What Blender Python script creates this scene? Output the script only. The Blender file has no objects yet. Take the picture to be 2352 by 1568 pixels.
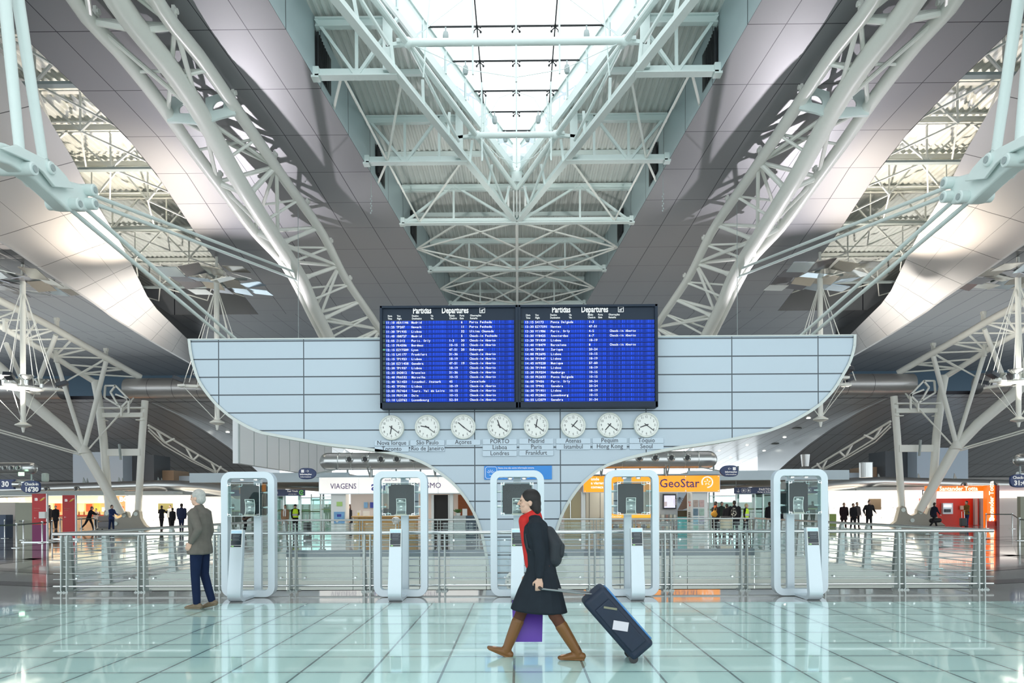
import bpy, bmesh, math, random
from math import sin, cos, pi, radians, sqrt, atan2, hypot
from mathutils import Vector, Matrix, Euler

sc = bpy.context.scene
COL = sc.collection
random.seed(7)
# ------------------------------------------------------------------ camera
EYE = 1.55
F = 1568.0                       # focal length in pixels of the 2352 px wide frame (24 mm lens)
YAW, ROLL = 0.0089, -0.0043
cam_d = bpy.data.cameras.new('camera'); cam = bpy.data.objects.new('camera', cam_d); COL.objects.link(cam)
cam_d.sensor_width = 36; cam_d.lens = 24; cam_d.shift_y = 378/2352; cam_d.clip_start = .1; cam_d.clip_end = 600
RM = Matrix.Rotation(YAW, 3, 'Z') @ Matrix.Rotation(pi/2, 3, 'X') @ Matrix.Rotation(ROLL, 3, 'Z')
cam.matrix_world = Matrix.Translation((0, 0, EYE)) @ RM.to_4x4()
sc.camera = cam
sc.view_settings.view_transform = 'Standard'; sc.view_settings.look = 'None'
sc.view_settings.exposure = 0.6; sc.view_settings.gamma = 1.0; sc.view_settings.use_curve_mapping = False

# ------------------------------------------------------------------ world: bright overcast sky
w = bpy.data.worlds.new('world'); sc.world = w; w.use_nodes = True
wn = w.node_tree.nodes; wl = w.node_tree.links
bg = wn['Background']
tc = wn.new('ShaderNodeTexCoord'); sp = wn.new('ShaderNodeSeparateXYZ'); cr = wn.new('ShaderNodeValToRGB')
wl.new(tc.outputs['Generated'], sp.inputs[0]); wl.new(sp.outputs['Z'], cr.inputs[0]); wl.new(cr.outputs[0], bg.inputs[0])
cr.color_ramp.elements[0].position = 0.0; cr.color_ramp.elements[0].color = (.88, .95, .98, 1)
cr.color_ramp.elements[1].position = .6; cr.color_ramp.elements[1].color = (.93, .98, 1, 1)
bg.inputs[1].default_value = 1.55

def lamp(name, kind, loc, power, color=(1, 1, 1), size=.3, aim=None, angle=60, blend=.4, sizey=None, parent=None):
    L = bpy.data.lights.new(name, kind); L.energy = power; L.color = color
    if kind == 'AREA':
        L.size = size
        if sizey: L.shape = 'RECTANGLE'; L.size_y = sizey
    else: L.shadow_soft_size = size
    if kind == 'SPOT': L.spot_size = radians(angle); L.spot_blend = blend
    o = bpy.data.objects.new(name, L); COL.objects.link(o); o.location = loc
    if aim is not None: o.rotation_euler = (Vector(aim)-Vector(loc)).to_track_quat('-Z', 'Y').to_euler()
    return o
WARM = (1, .86, .70)
# shop ceiling panels, uplights on the masts and added fill lamps (soffit is at 15.5 m)
for s in (-1, 1):
    # mast floods, and free-hanging spots added to brighten soffit, wing and side bay
    lamp('mast_and_fill_spot', 'SPOT', (s*15.2, 37.2, 7.2), 3700, (1, .94, 1), .10, aim=(s*12.6, 29.5, 15.5), angle=70, blend=.8)
    lamp('mast_and_fill_spot', 'SPOT', (s*14.2, 21.5, 7.0), 350, (.95, .91, 1), .10, aim=(s*12.0, 24.5, 15.5), angle=90, blend=1)
    lamp('mast_and_fill_spot', 'SPOT', (s*17.8, 40.0, 6.6), 3200, (1, .94, .86), .15, aim=(s*22.6, 40.0, 13), angle=95, blend=.9)
    lamp('mast_and_fill_spot', 'SPOT', (s*17.2, 29.0, 4.5), 420, (1, .94, .88), .15, aim=(s*20.0, 27.5, 12.8), angle=95, blend=.9)
    lamp('mast_and_fill_spot', 'SPOT', (s*16.6, 34.0, 9.0), 3400, WARM, .10, aim=(s*17.8, 30.0, 17.5), angle=80, blend=.8)
    lamp('mast_and_fill_spot', 'SPOT', (s*28.5, 38.0, 7.0), 3200, (1, .93, .85), .15, aim=(s*30.0, 38.0, 15.5), angle=120, blend=.9)
    lamp('mast_and_fill_spot', 'SPOT', (s*4.2, 27.0, 11.0), 600, (1, 1, .97), .15, aim=(s*1.5, 38.0, 17.5), angle=120, blend=1)  # added spot without a fixture, brightens the central deck
    lamp('shop_light', 'AREA', (s*6.6, 34.2, 2.75), 130, (1, .93, .85), 5.5, sizey=3)
    lamp('shop_light', 'AREA', (s*31, 51.3, 2.5), 330, (1, .88, .72), 26, sizey=.9)
    lamp('hall_and_fill_light', 'AREA', (s*14, 60, 4.6), 600, (1, .97, .92), 14, sizey=12)
lamp('hall_and_fill_light', 'AREA', (0, 19.5, -1.2), 260, (.92, 1, 1), 14, sizey=8)  # added fill inside the void, no fixture there, brightens its pale walls

# ------------------------------------------------------------------ pixel of the photo -> point of the hall
def ray(px, py):
    return RM @ Vector(((px-1176)/F, (1162-py)/F, -1))
def P(px, py, D):
    d = ray(px, py); d = d*(D/d.y); return Vector((d.x, d.y, d.z+EYE))
def G(px, py):
    d = ray(px, py); t = -EYE/d.z; return Vector((d.x*t, d.y*t, 0))
def S(px, py, D):   # same, in the hall's own mirror-symmetric frame
    return Vector(((px-1190)/F*D, D, (1162-py)/F*D+EYE))

# ------------------------------------------------------------------ materials
MATS = {}
def mat(name, col, rough=.5, metal=0., coat=0., emit=0., ecol=None, alpha=1., noise=0., nscale=8., bump=0., spec=.5, trans=0., ior=1.45):
    if name in MATS: return MATS[name]
    m = bpy.data.materials.new(name); m.use_nodes = True; MATS[name] = m
    nt = m.node_tree; b = nt.nodes['Principled BSDF']
    b.inputs['Base Color'].default_value = (*col, 1); b.inputs['Roughness'].default_value = rough
    b.inputs['Metallic'].default_value = metal; b.inputs['Coat Weight'].default_value = coat
    b.inputs['Coat Roughness'].default_value = .03
    b.inputs['Specular IOR Level'].default_value = spec; b.inputs['IOR'].default_value = ior
    b.inputs['Transmission Weight'].default_value = trans; b.inputs['Alpha'].default_value = alpha
    if emit:
        b.inputs['Emission Color'].default_value = (*(ecol or col), 1); b.inputs['Emission Strength'].default_value = emit
    if noise or bump:
        t = nt.nodes.new('ShaderNodeTexCoord'); n = nt.nodes.new('ShaderNodeTexNoise'); n.inputs['Scale'].default_value = nscale
        n.inputs['Detail'].default_value = 3
        nt.links.new(t.outputs['Object'], n.inputs['Vector'])
        if noise:
            mx = nt.nodes.new('ShaderNodeMix'); mx.data_type = 'RGBA'; mx.blend_type = 'MIX'
            mx.inputs[6].default_value = (*[c*(1-noise) for c in col], 1); mx.inputs[7].default_value = (*[min(1, c*(1+noise)) for c in col], 1)
            nt.links.new(n.outputs['Fac'], mx.inputs[0]); nt.links.new(mx.outputs[2], b.inputs['Base Color'])
        if bump:
            bp = nt.nodes.new('ShaderNodeBump'); bp.inputs['Strength'].default_value = bump; bp.inputs['Distance'].default_value = .01
            nt.links.new(n.outputs['Fac'], bp.inputs['Height']); nt.links.new(bp.outputs[0], b.inputs['Normal'])
    return m

def math_node(nt, op, a, b=None, c=None):
    n = nt.nodes.new('ShaderNodeMath'); n.operation = op
    for i, v in enumerate((a, b, c)):
        if v is None: continue
        if isinstance(v, (int, float)): n.inputs[i].default_value = v
        else: nt.links.new(v, n.inputs[i])
    return n.outputs[0]
def seam_mat(name, col, seam, su, sv, rough=.4, metal=0., coat=0., var=.04, spec=.5, noise_rough=0.):
    """panels with open joints; one panel = one UV unit, su/sv = joint width in panel units"""
    m = mat(name, col, rough, metal, coat, spec=spec); nt = m.node_tree; b = nt.nodes['Principled BSDF']
    uv = nt.nodes.new('ShaderNodeUVMap'); s = nt.nodes.new('ShaderNodeSeparateXYZ'); nt.links.new(uv.outputs[0], s.inputs[0])
    fu = math_node(nt, 'FRACT', s.outputs[0]); fv = math_node(nt, 'FRACT', s.outputs[1])
    du = math_node(nt, 'ABSOLUTE', math_node(nt, 'SUBTRACT', fu, .5)); dv = math_node(nt, 'ABSOLUTE', math_node(nt, 'SUBTRACT', fv, .5))
    a = math_node(nt, 'GREATER_THAN', du, .5-su/2); c = math_node(nt, 'GREATER_THAN', dv, .5-sv/2)
    line = math_node(nt, 'MAXIMUM', a, c)
    wn_ = nt.nodes.new('ShaderNodeTexWhiteNoise'); wn_.noise_dimensions = '2D'
    cb = nt.nodes.new('ShaderNodeCombineXYZ'); nt.links.new(math_node(nt, 'FLOOR', s.outputs[0]), cb.inputs[0]); nt.links.new(math_node(nt, 'FLOOR', s.outputs[1]), cb.inputs[1])
    nt.links.new(cb.outputs[0], wn_.inputs['Vector'])
    m1 = nt.nodes.new('ShaderNodeMix'); m1.data_type = 'RGBA'
    m1.inputs[6].default_value = (*[x*(1-var) for x in col], 1); m1.inputs[7].default_value = (*[min(1, x*(1+var)) for x in col], 1)
    nt.links.new(wn_.outputs['Value'], m1.inputs[0])
    m2 = nt.nodes.new('ShaderNodeMix'); m2.data_type = 'RGBA'; nt.links.new(line, m2.inputs[0])
    nt.links.new(m1.outputs[2], m2.inputs[6]); m2.inputs[7].default_value = (*seam, 1)
    nt.links.new(m2.outputs[2], b.inputs['Base Color'])
    return m
def glass_mat(name, tint=(.9, .97, .96), gloss=.12, rough=.01):
    m = bpy.data.materials.new(name); m.use_nodes = True; nt = m.node_tree; nt.nodes.clear(); MATS[name] = m
    o = nt.nodes.new('ShaderNodeOutputMaterial'); mx = nt.nodes.new('ShaderNodeMixShader')
    t = nt.nodes.new('ShaderNodeBsdfTransparent'); g = nt.nodes.new('ShaderNodeBsdfGlossy')
    ge = nt.nodes.new('ShaderNodeNewGeometry'); dp = nt.nodes.new('ShaderNodeVectorMath'); dp.operation = 'DOT_PRODUCT'
    nt.links.new(ge.outputs['Incoming'], dp.inputs[0]); nt.links.new(ge.outputs['Normal'], dp.inputs[1])
    fr = math_node(nt, 'POWER', math_node(nt, 'SUBTRACT', 1.0, math_node(nt, 'ABSOLUTE', dp.outputs['Value'])), 5)
    fac = math_node(nt, 'ADD', math_node(nt, 'MULTIPLY', fr, .85), .012+gloss*.25)
    t.inputs[0].default_value = (*tint, 1); g.inputs['Roughness'].default_value = rough
    nt.links.new(fac, mx.inputs[0]); nt.links.new(t.outputs[0], mx.inputs[1]); nt.links.new(g.outputs[0], mx.inputs[2]); nt.links.new(mx.outputs[0], o.inputs[0])
    return m
STEEL = mat('painted_steel', (.82, .84, .79), .35, noise=.02)
STEELT = mat('painted_steel_cool', (.70, .80, .78), .35, noise=.02)
STEELG = mat('grey_steel', (.36, .42, .42), .4, noise=.04)
SATIN = mat('brushed_stainless', (.62, .66, .66), .22, .9, noise=.03, nscale=3)
DUCT = mat('duct_metal', (.52, .54, .54), .28, .9, noise=.05, nscale=1)
POST = mat('post_metal', (.38, .43, .42), .38, .55, noise=.05)
BLACK = mat('black_metal', (.02, .022, .025), .4)
DARK = mat('dark_panel', (.035, .045, .06), .35)
WHITE = mat('white_paint', (.8, .82, .8), .45)
ALU = mat('silver_lacquer', (.56, .64, .69), .33, .25, noise=.015, nscale=40)
GLASS = glass_mat('clear_glass', gloss=.05)
GLASS2 = glass_mat('railing_glass', (.93, .97, .97), .1)
GLASSG = glass_mat('green_edge_glass', (.80, .93, .90), .3)
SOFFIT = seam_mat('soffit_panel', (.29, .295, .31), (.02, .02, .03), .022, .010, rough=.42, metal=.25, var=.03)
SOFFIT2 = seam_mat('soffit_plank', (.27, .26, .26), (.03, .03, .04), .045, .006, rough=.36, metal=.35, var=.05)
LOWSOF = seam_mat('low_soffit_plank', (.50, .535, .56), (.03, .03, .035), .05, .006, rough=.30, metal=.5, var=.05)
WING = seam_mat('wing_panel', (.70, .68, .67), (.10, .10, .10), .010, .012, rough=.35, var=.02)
FASCIA = seam_mat('fascia_panel', (.42, .52, .54), (.08, .10, .11), .02, .02, rough=.4, var=.04)
DECK = mat('steel_deck', (.72, .75, .72), .5, .1, noise=.06, nscale=1.5)
CLAD = seam_mat('cladding', (.50, .60, .68), (.06, .08, .10), .012, .07, rough=.42, var=.012)

# ------------------------------------------------------------------ mesh builder
class MB:
    def __init__(s): s.v = []; s.f = []; s.uv = {}
    def quad(s, pts, uv=None):
        n = len(s.v); s.v += [tuple(p) for p in pts]; s.f.append(tuple(range(n, n+len(pts))))
        if uv: s.uv[len(s.f)-1] = uv
        return s
    def box(s, c, d, rot=None):
        c = Vector(c); hx, hy, hz = d[0]/2, d[1]/2, d[2]/2; n = len(s.v)
        for x in (-hx, hx):
            for y in (-hy, hy):
                for z in (-hz, hz):
                    p = Vector((x, y, z))
                    if rot is not None: p = rot @ p
                    s.v.append(tuple(c+p))
        for f in ((0, 1, 3, 2), (4, 6, 7, 5), (0, 4, 5, 1), (2, 3, 7, 6), (0, 2, 6, 4), (1, 5, 7, 3)):
            s.f.append(tuple(n+i for i in f))
        return s
    def bar(s, a, b, wd, ht, up=(0, 0, 1)):
        a = Vector(a); b = Vector(b); d = b-a; L = d.length
        if L < 1e-6: return s
        z = d/L; u = Vector(up)
        if abs(z.dot(u)) > .98: u = Vector((1, 0, 0))
        x = z.cross(u).normalized(); y = x.cross(z)
        M = Matrix((x, y, z)).transposed()
        return s.box((a+b)/2, (wd, ht, L), M)
    def tube(s, pts, r, n=10, r2=None, cap=True):
        pts = [Vector(p) for p in pts]; N = len(pts); base = len(s.v); prev = None
        for i, p in enumerate(pts):
            t = (pts[min(i+1, N-1)]-pts[max(i-1, 0)]).normalized()
            if prev is None:
                u = Vector((0, 0, 1)) if abs(t.z) < .9 else Vector((1, 0, 0))
                x = t.cross(u).normalized()
            else: x = (prev-t*prev.dot(t)).normalized()
            prev = x; y = t.cross(x)
            rr = r[i] if isinstance(r, (list, tuple)) else (r if r2 is None else r+(r2-r)*i/(N-1))
            for k in range(n):
                a = 2*pi*k/n; s.v.append(tuple(p+(x*cos(a)+y*sin(a))*rr))
        for i in range(N-1):
            for k in range(n):
                a = base+i*n+k; b = base+i*n+(k+1) % n; s.f.append((a, b, b+n, a+n))
        if cap:
            s.f.append(tuple(base+k for k in reversed(range(n)))); s.f.append(tuple(base+(N-1)*n+k for k in range(n)))
        return s
    def cyl(s, a, b, r, n=16, r2=None): return s.tube([a, b], r, n, r2)
    def prism(s, poly, o, ax, ay, depth):
        """polygon in the plane (o, ax, ay), thickened both ways by depth/2 along the normal"""
        o = Vector(o); ax = Vector(ax); ay = Vector(ay); nz = ax.cross(ay).normalized()*depth/2; n = len(s.v); k = len(poly)
        for sg in (-1, 1):
            for p in poly: s.v.append(tuple(o+ax*p[0]+ay*p[1]+nz*sg))
        s.f.append(tuple(n+i for i in reversed(range(k)))); s.f.append(tuple(n+k+i for i in range(k)))
        for i in range(k): j = (i+1) % k; s.f.append((n+i, n+j, n+k+j, n+k+i))
        return s
    def lathe(s, prof, c, n=24, axis='z'):
        c = Vector(c); base = len(s.v)
        for r, h in prof:
            for k in range(n):
                a = 2*pi*k/n
                q = (r*cos(a), r*sin(a), h) if axis == 'z' else ((r*cos(a), h, r*sin(a)) if axis == 'y' else (h, r*cos(a), r*sin(a)))
                s.v.append(tuple(c+Vector(q)))
        for i in range(len(prof)-1):
            for k in range(n):
                a = base+i*n+k; b = base+i*n+(k+1) % n; s.f.append((a, b, b+n, a+n))
        return s
    def ball(s, c, r, n=12):
        r = r if isinstance(r, (tuple, list)) else (r, r, r); c = Vector(c); base = len(s.v); m = n//2
        for i in range(m+1):
            t = pi*i/m
            for k in range(n):
                a = 2*pi*k/n; s.v.append((c.x+r[0]*sin(t)*cos(a), c.y+r[1]*sin(t)*sin(a), c.z+r[2]*cos(t)))
        for i in range(m):
            for k in range(n):
                a = base+i*n+k; b = base+i*n+(k+1) % n; s.f.append((a, b, b+n, a+n))
        return s
    def mesh(s, name, m, smooth=None):
        me = bpy.data.meshes.new(name); me.from_pydata(s.v, [], s.f); me.materials.append(m)
        if s.uv:
            ul = me.uv_layers.new(name='UVMap')
            for i, uv in s.uv.items():
                for li, c in zip(me.polygons[i].loop_indices, uv): ul.data[li].uv = c
        bm = bmesh.new(); bm.from_mesh(me); bmesh.ops.remove_doubles(bm, verts=bm.verts, dist=1e-5)
        bmesh.ops.recalc_face_normals(bm, faces=bm.faces); bm.to_mesh(me); bm.free()
        if smooth:
            me.polygons.foreach_set('use_smooth', [True]*len(me.polygons)); me.set_sharp_from_angle(angle=radians(smooth))
        return me
    def build(s, name, m, parent=None, smooth=35, bevel=0., loc=None, seg=2):
        o = bpy.data.objects.new(name, s.mesh(name, m, smooth)); COL.objects.link(o)
        if parent is not None: o.parent = parent
        if loc is not None: o.location = loc
        if bevel:
            b = o.modifiers.new('bevel', 'BEVEL'); b.width = bevel; b.segments = seg; b.limit_method = 'ANGLE'; b.angle_limit = radians(40)
        return o
def tag(o, label=None, cat=None, group=None, kind=None):
    if label: o['label'] = label
    if cat: o['category'] = cat
    if group: o['group'] = group
    if kind: o['kind'] = kind
    return o
def thing(name, label, cat, loc=(0, 0, 0), rz=0, group=None):
    o = bpy.data.objects.new(name, None); COL.objects.link(o); o.location = loc; o.rotation_euler = (0, 0, rz)
    o.empty_display_size = .2
    return tag(o, label, cat, group)
def copy_tree(o, parent=None):
    c = o.copy(); COL.objects.link(c); c.parent = parent
    for ch in list(o.children): copy_tree(ch, c)
    return c
def struct(mb, name, m, smooth=35, bevel=0.):
    return tag(mb.build(name, m, None, smooth, bevel), kind='structure')

def text_mesh(body, size, name='lettering', align='CENTER', extrude=.002, sx=1., bold=0.):
    cu = bpy.data.curves.new('t', 'FONT'); cu.body = body; cu.size = size; cu.align_x = align; cu.align_y = 'CENTER'
    cu.extrude = extrude; cu.offset = bold; cu.resolution_u = 2
    o = bpy.data.objects.new('t', cu); me = bpy.data.meshes.new_from_object(o)
    bpy.data.objects.remove(o); bpy.data.curves.remove(cu); me.name = name
    if sx != 1: me.transform(Matrix.Diagonal((sx, 1, 1, 1)))
    return me
def text(body, size, loc, m, parent=None, name='lettering', align='CENTER', face=0., extrude=.002, sx=1., bold=0., roll=0.):
    """lettering that faces -Y (towards the camera side) when face = 0"""
    me = text_mesh(body, size, name, align, extrude, sx, bold); me.materials.clear(); me.materials.append(m)
    o = bpy.data.objects.new(name, me); COL.objects.link(o); o.parent = parent; o.location = loc
    o.rotation_euler = (Matrix.Rotation(face, 3, 'Z') @ Matrix.Rotation(pi/2, 3, 'X') @ Matrix.Rotation(roll, 3, 'Z')).to_euler()
    return o
def lerp(a, b, t): return a+(b-a)*t
def interp(tab, x):
    if x <= tab[0][0]:
        (x0, y0), (x1, y1) = tab[0], tab[1]
    elif x >= tab[-1][0]:
        (x0, y0), (x1, y1) = tab[-2], tab[-1]
    else:
        for (x0, y0), (x1, y1) in zip(tab, tab[1:]):
            if x0 <= x <= x1: break
    return y0+(y1-y0)*(x-x0)/(x1-x0)
def sweep(mb, prof_fn, Ds, vs, us):
    """skin between successive profiles prof_fn(D) -> list of points; us = panel coordinate of each profile point"""
    for i in range(len(Ds)-1):
        a = prof_fn(Ds[i]); b = prof_fn(Ds[i+1])
        for k in range(len(a)-1):
            n = max(1, round(abs(us[k+1]-us[k]))); A0, A1, B0, B1 = (Vector(q) for q in (a[k], a[k+1], b[k], b[k+1]))
            for j in range(n):
                t0, t1 = j/n, (j+1)/n; u0, u1 = lerp(us[k], us[k+1], t0), lerp(us[k], us[k+1], t1)
                mb.quad((A0.lerp(A1, t0), A0.lerp(A1, t1), B0.lerp(B1, t1), B0.lerp(B1, t0)), ((u0, Ds[i]/vs), (u1, Ds[i]/vs), (u1, Ds[i+1]/vs), (u0, Ds[i+1]/vs)))
def frange(a, b, n): return [a+(b-a)*i/n for i in range(n+1)]
# ================================================================== FLOORS AND VOID
ZS = EYE+14.0; ZD = EYE+16.0
VX0, VX1, VY0, VY1 = -8.35, 8.45, 12.72, 24.5
GX0, GX1, GY1 = -8.1, 8.6, 10.97
def granite():
    m = mat('polished_granite', (.5, .5, .48), .07, spec=.75, coat=.3); nt = m.node_tree; b = nt.nodes['Principled BSDF']
    t = nt.nodes.new('ShaderNodeTexCoord'); n = nt.nodes.new('ShaderNodeTexNoise'); n.inputs['Scale'].default_value = 90; n.inputs['Detail'].default_value = 4
    nt.links.new(t.outputs['Object'], n.inputs['Vector'])
    r = nt.nodes.new('ShaderNodeValToRGB'); nt.links.new(n.outputs['Fac'], r.inputs[0])
    r.color_ramp.elements[0].position = .38; r.color_ramp.elements[0].color = (.25, .25, .25, 1)
    r.color_ramp.elements[1].position = .6; r.color_ramp.elements[1].color = (.46, .45, .43, 1)
    nt.links.new(r.outputs[0], b.inputs['Base Color'])
    return m
GRAN = granite()
GRAND = mat('dark_granite', (.13, .115, .115), .08, spec=.7, noise=.25, nscale=60)
mb = MB()
def slab(x0, y0, x1, y1, mbx, z=0): mbx.quad(((x0, y0, z), (x1, y0, z), (x1, y1, z), (x0, y1, z)))
slab(-70, -14, GX0, VY0, mb); slab(GX1, -14, 70, VY0, mb); slab(GX0, GY1, GX1, VY0, mb)
slab(-70, VY0, VX0, VY1, mb); slab(VX1, VY0, 70, VY1, mb); slab(-70, VY1, 70, 92, mb)
struct(mb, 'floor', GRAN)
# inlaid dark bands of the granite floor, a few millimetres of mortar depth
mb = MB()
def band(p, q, wd):
    p = Vector(p); q = Vector(q); d = (q-p).normalized(); n = Vector((-d.y, d.x, 0))*wd/2
    mb.quad((p-n, q-n, q+n, p+n))
for s in (-1, 1):
    for a, b, wd in (((9.2, 13.6), (22, 17.6), .55), ((9.8, 15.6), (24, 22.5), .5), ((9.5, 19.5), (30, 24), .5), ((12, 24), (40, 30), .6), ((14, 30), (36, 30.6), .6), ((9.3, 26), (30, 36), .6), ((14, 12), (15.5, 28), .5), ((20, 14), (21, 40), .5)):
        band((s*a[0], a[1], .004), (s*b[0], b[1], .004), wd)
mb.quad(((-45, 29.2, .005), (-9.2, 23.9, .005), (-9.2, 23.98, .005), (-45, 29.32, .005)))
struct(mb, 'floor_band', GRAND)
# glass floor: translucent greenish panes with dark silicone joints
gm = mat('glass_floor_pane', (.50, .70, .66), .05, spec=.6, coat=.5)
def tile_uv(x, y): return ((x+.045)/.668, (y-GY1)/.655)
nt = gm.node_tree; b = nt.nodes['Principled BSDF']
gm2 = seam_mat('glass_floor', (.65, .97, .91), (.03, .05, .055), .034, .034, rough=.16, coat=.9, var=.05, spec=.5)
# soft darker rim along each pane edge, as in sandblasted floor glass over a steel grid
nt = gm2.node_tree; b = nt.nodes['Principled BSDF']; src = b.inputs['Base Color'].links[0].from_socket
uv = nt.nodes.new('ShaderNodeUVMap'); s_ = nt.nodes.new('ShaderNodeSeparateXYZ'); nt.links.new(uv.outputs[0], s_.inputs[0])
e = [math_node(nt, 'ABSOLUTE', math_node(nt, 'SUBTRACT', math_node(nt, 'FRACT', s_.outputs[i]), .5)) for i in (0, 1)]
mxx = math_node(nt, 'MAXIMUM', e[0], e[1]); k = nt.nodes.new('ShaderNodeMapRange'); k.inputs[1].default_value = .36; k.inputs[2].default_value = .5; k.inputs[3].default_value = 0; k.inputs[4].default_value = .4
nt.links.new(mxx, k.inputs[0]); mm = nt.nodes.new('ShaderNodeMix'); mm.data_type = 'RGBA'; mm.blend_type = 'MIX'; nt.links.new(k.outputs[0], mm.inputs[0])
nt.links.new(src, mm.inputs[6]); mm.inputs[7].default_value = (.36, .58, .57, 1); nt.links.new(mm.outputs[2], b.inputs['Base Color'])
mb = MB(); x0, x1, y0, y1 = GX0, GX1, -13.9, GY1
mb.quad(((x0, y0, 0), (x1, y0, 0), (x1, y1, 0), (x0, y1, 0)), [tile_uv(*p) for p in ((x0, y0), (x1, y0), (x1, y1), (x0, y1))])
struct(mb, 'floor', gm2)
# the void to the level below
PALE = mat('pale_plaster', (.66, .69, .66), .6, noise=.03)
mb = MB()
mb.quad(((VX0, VY1, 0), (VX1, VY1, 0), (VX1, VY1, -.25), (VX0, VY1, -.25)))
mb.box(((VX0+VX1)/2, VY0-.05, -.12), (VX1-VX0, .1, .24))
struct(mb, 'trim_1', mat('slab_edge', (.20, .24, .27), .5))
mb = MB()
for k in range(7):
    xa = lerp(VX0, VX1, k/7); xb = lerp(VX0, VX1, (k+1)/7)
    mb.box(((xa+xb)/2, VY1+.1, -1.4), (xb-xa-.02, .2, 2.3))
mb.box(((VX0+VX1)/2, VY1+.3, -3.005), (VX1-VX0, .15, 6)); mb.box((VX0-.1, (VY0+VY1)/2, -3.005), (.2, VY1-VY0, 6)); mb.box((VX1+.1, (VY0+VY1)/2, -3.005), (.2, VY1-VY0, 6)); mb.box(((VX0+VX1)/2, VY0-.2, -3.005), (VX1-VX0, .2, 6))
struct(mb, 'wall_void', PALE)
mb = MB(); slab(VX0-2, VY0-1, VX1+2, VY1+2, mb, -5.2); struct(mb, 'floor', mat('lower_floor', (.6, .6, .56), .15))

# ================================================================== CEILING
def W(D): return 6.58-.0734*(D-22.2)                # half width of the central bay
OT = [(10, 14.6), (25, 14.65), (28.4, 15.1), (35.1, 16.5), (49.4, 18.8)]
UT = [(10, 12.6), (15, 13.4), (19.2, 14.3), (22.5, 15.2), (27.1, 17.0), (32.6, 18.9), (41.5, 22.4), (52.7, 25.0), (56, 25.6)]
LT = [(10, 19.0), (15, 19.6), (24.5, 21.0), (28.3, 21.5), (32, 22.2), (37, 23.0), (40.5, 23.8), (46, 24.6), (52.7, 25.35), (56, 25.7)]
def O(D): return interp(OT, D)
def U(D): return interp(UT, D)
def Lx(D): return interp(LT, D)
for s in (-1, 1):
    mb = MB()
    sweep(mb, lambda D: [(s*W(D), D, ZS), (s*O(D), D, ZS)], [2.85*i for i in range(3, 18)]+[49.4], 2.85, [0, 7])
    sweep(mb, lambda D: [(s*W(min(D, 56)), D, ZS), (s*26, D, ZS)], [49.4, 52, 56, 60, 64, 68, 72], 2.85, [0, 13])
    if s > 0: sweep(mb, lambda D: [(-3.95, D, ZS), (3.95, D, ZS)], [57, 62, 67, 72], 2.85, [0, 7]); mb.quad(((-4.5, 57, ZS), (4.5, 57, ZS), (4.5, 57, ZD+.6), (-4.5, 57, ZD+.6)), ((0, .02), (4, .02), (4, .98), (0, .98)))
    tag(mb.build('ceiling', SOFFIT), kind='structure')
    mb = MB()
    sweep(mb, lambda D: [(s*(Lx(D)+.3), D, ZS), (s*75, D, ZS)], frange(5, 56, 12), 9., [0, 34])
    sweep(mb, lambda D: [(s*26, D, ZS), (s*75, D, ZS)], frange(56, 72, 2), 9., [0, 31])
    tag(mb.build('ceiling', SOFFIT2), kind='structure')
    # fascia between soffit and steel deck, both sides of the central bay, with grilles
    mb = MB(); sweep(mb, lambda D: [(s*W(D), D, ZS), (s*(W(D)+.02), D, ZD+.6)], frange(8.55, 57, 17), 2.85, [.02, .98])
    tag(mb.build('ceiling_fascia', FASCIA), kind='structure')
    for D in (23.0, 30.0, 36.5):
        v = MB()
        for k in range(9): v.bar((s*(W(D)-.03), D-.7+k*.165, ZS+.35), (s*(W(D)-.03), D-.7+k*.165, ZS+1.55), .05, .06)
        v.quad([(s*(W(d)-.012), d, z) for d, z in ((D-.75, ZS+.3), (D+.75, ZS+.3), (D+.75, ZS+1.6), (D-.75, ZS+1.6))])
        where = {23.0: 'nearest', 30.0: 'middle', 36.5: 'farthest'}[D]
        tag(v.build('air_grille', BLACK), '%s black air grille in the %s fascia of the central roof bay' % (where, 'left' if s < 0 else 'right'), 'vent', 'air grilles in the bay fascias')
    # side bay: fascia towards the soffit
    mb = MB()
    sweep(mb, lambda D: [(s*O(D), D, ZS), (s*O(D), D, ZD+.3)], frange(8.55, 49.4, 14), 2.85, [.02, .98])
    mb.quad(((s*O(49.4), 49.4, ZS), (s*31, 49.4, ZS), (s*31, 49.4, ZD+.3), (s*O(49.4), 49.4, ZD+.3)), ((0, .02), (4, .02), (4, .98), (0, .98)))
    tag(mb.build('ceiling_fascia', SOFFIT), kind='structure')
    # the wing: bright inclined panels ending in a rolled edge
    mb = MB()
    def prof(D):
        u = Vector((s*U(D), D, EYE+12.5)); l = Vector((s*Lx(D), D, EYE+11.2)); r = .38
        pts = [u, l]; cx, cz = abs(l.x)+.08, l.z+r
        for k in range(1, 8):
            a = radians(-90+k*24); pts.append((s*(cx+r*cos(a)), D, cz+r*sin(a)))
        pts.append((s*(cx+.2), D, ZS+.05)); return pts
    us = [0, 2.999]+[2.9995+.00005*k for k in range(7)]+[2.99999]
    us = [0.01, 2.99]+[2.99+.001*k for k in range(1, 8)]+[2.998]
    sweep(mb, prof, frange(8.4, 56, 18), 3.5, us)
    tag(mb.build('ceiling_wing', WING, smooth=30), kind='structure')
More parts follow.
